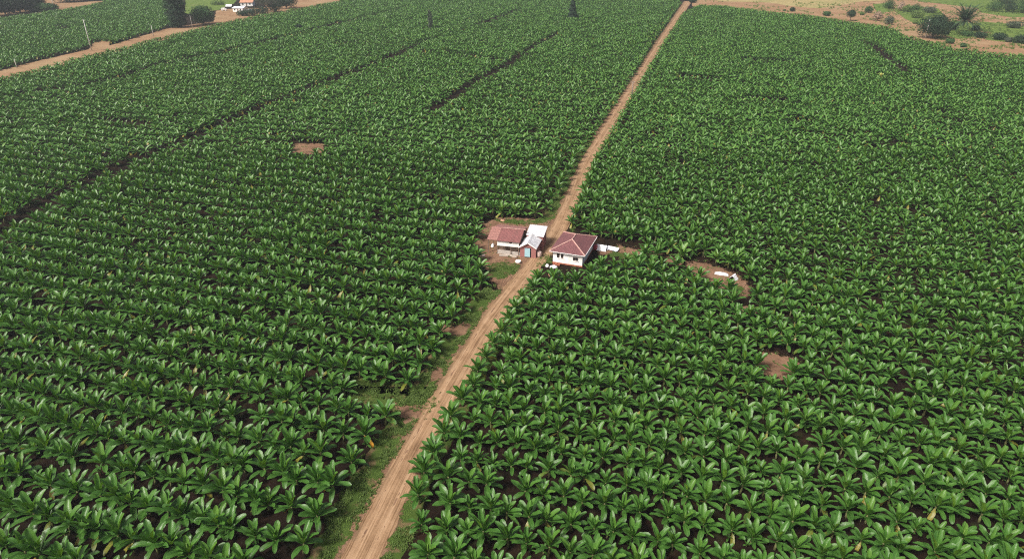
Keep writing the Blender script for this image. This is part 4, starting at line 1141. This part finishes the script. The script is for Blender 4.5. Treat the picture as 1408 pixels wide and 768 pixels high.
mb = tarp(4.5, 3, 1.4, 21); px_thing('tarpaulin', 315, 9, mb, M['tarp'], 'distant white tarpaulin left of the farmhouse roof', 'tarpaulin')
mb = MB(); mb.box((0, 0, 1.0), (3.8, 1.7, .7)); mb.box((-.2, 0, 1.6), (2.0, 1.5, .6))
for sx in (-1.2, 1.2):
    for sy in (-.75, .75): mb.tube([(sx, sy - .1, .34), (sx, sy + .1, .34)], [.34, .34], 12)
px_thing('parked_car', 308, 15, mb, M['trim'], 'distant white car parked on the yard left of the shed', 'car', .3, .03, False)

# ------------------------------------------------------------------ haze, sky, sun, camera
hz = MB(); hz.box((0, 1200, 29.5), (3400, 3200, 61))
m, nt, out = newmat('haze_air')
pv = N(nt, 'ShaderNodeVolumePrincipled')
pv.inputs['Color'].default_value = (.86, .95, 1, 1); pv.inputs['Density'].default_value = 0.0002; pv.inputs['Anisotropy'].default_value = .2
L(nt, pv.outputs[0], out.inputs['Volume'])
tag(link('haze', hz.mesh('haze', m)), kind='stuff')

sunv = Vector((-0.55, -0.5, 0.85)).normalized()
sd = bpy.data.lights.new('sun', 'SUN'); sd.energy = 2.3; sd.angle = R(12); sd.color = (1, .96, .9)
so = bpy.data.objects.new('sun', sd); COL.objects.link(so); so.rotation_euler = sunv.to_track_quat('Z', 'Y').to_euler()
w = bpy.data.worlds.new('World'); scene.world = w; w.use_nodes = True
nt = w.node_tree; bg = nt.nodes['Background']
sky = nt.nodes.new('ShaderNodeTexSky'); sky.sky_type = 'NISHITA'; sky.sun_disc = False
sky.sun_elevation = math.asin(sunv.z); sky.sun_rotation = math.atan2(sunv.x, sunv.y)
sky.dust_density = 8.0; sky.air_density = 0.7; sky.ozone_density = 0.6
nt.links.new(sky.outputs[0], bg.inputs[0]); bg.inputs[1].default_value = 0.064

cam = bpy.data.cameras.new('camera'); co = bpy.data.objects.new('camera', cam); COL.objects.link(co)
cam.sensor_fit = 'HORIZONTAL'; cam.sensor_width = 36; cam.lens = 18 / math.tan(R(36.85))
cam.clip_end = 5000; cam.clip_start = .5
co.location = (0, 0, HC); co.rotation_euler = (math.pi / 2 - PIT, 0, 0)
scene.camera = co
vs = scene.view_settings
vs.view_transform = 'Standard'; vs.look = 'None'; vs.gamma = 1; vs.use_curve_mapping = False; vs.exposure = 1.0
scene.render.resolution_x = 1024; scene.render.resolution_y = 558
scene.render.engine = 'CYCLES'
scene.cycles.max_bounces = 6; scene.cycles.diffuse_bounces = 3; scene.cycles.glossy_bounces = 2; scene.cycles.transmission_bounces = 3; scene.cycles.volume_bounces = 0
scene.cycles.use_denoising = False
scene.cycles.pixel_filter_type = 'BLACKMAN_HARRIS'; scene.cycles.filter_width = 1.15
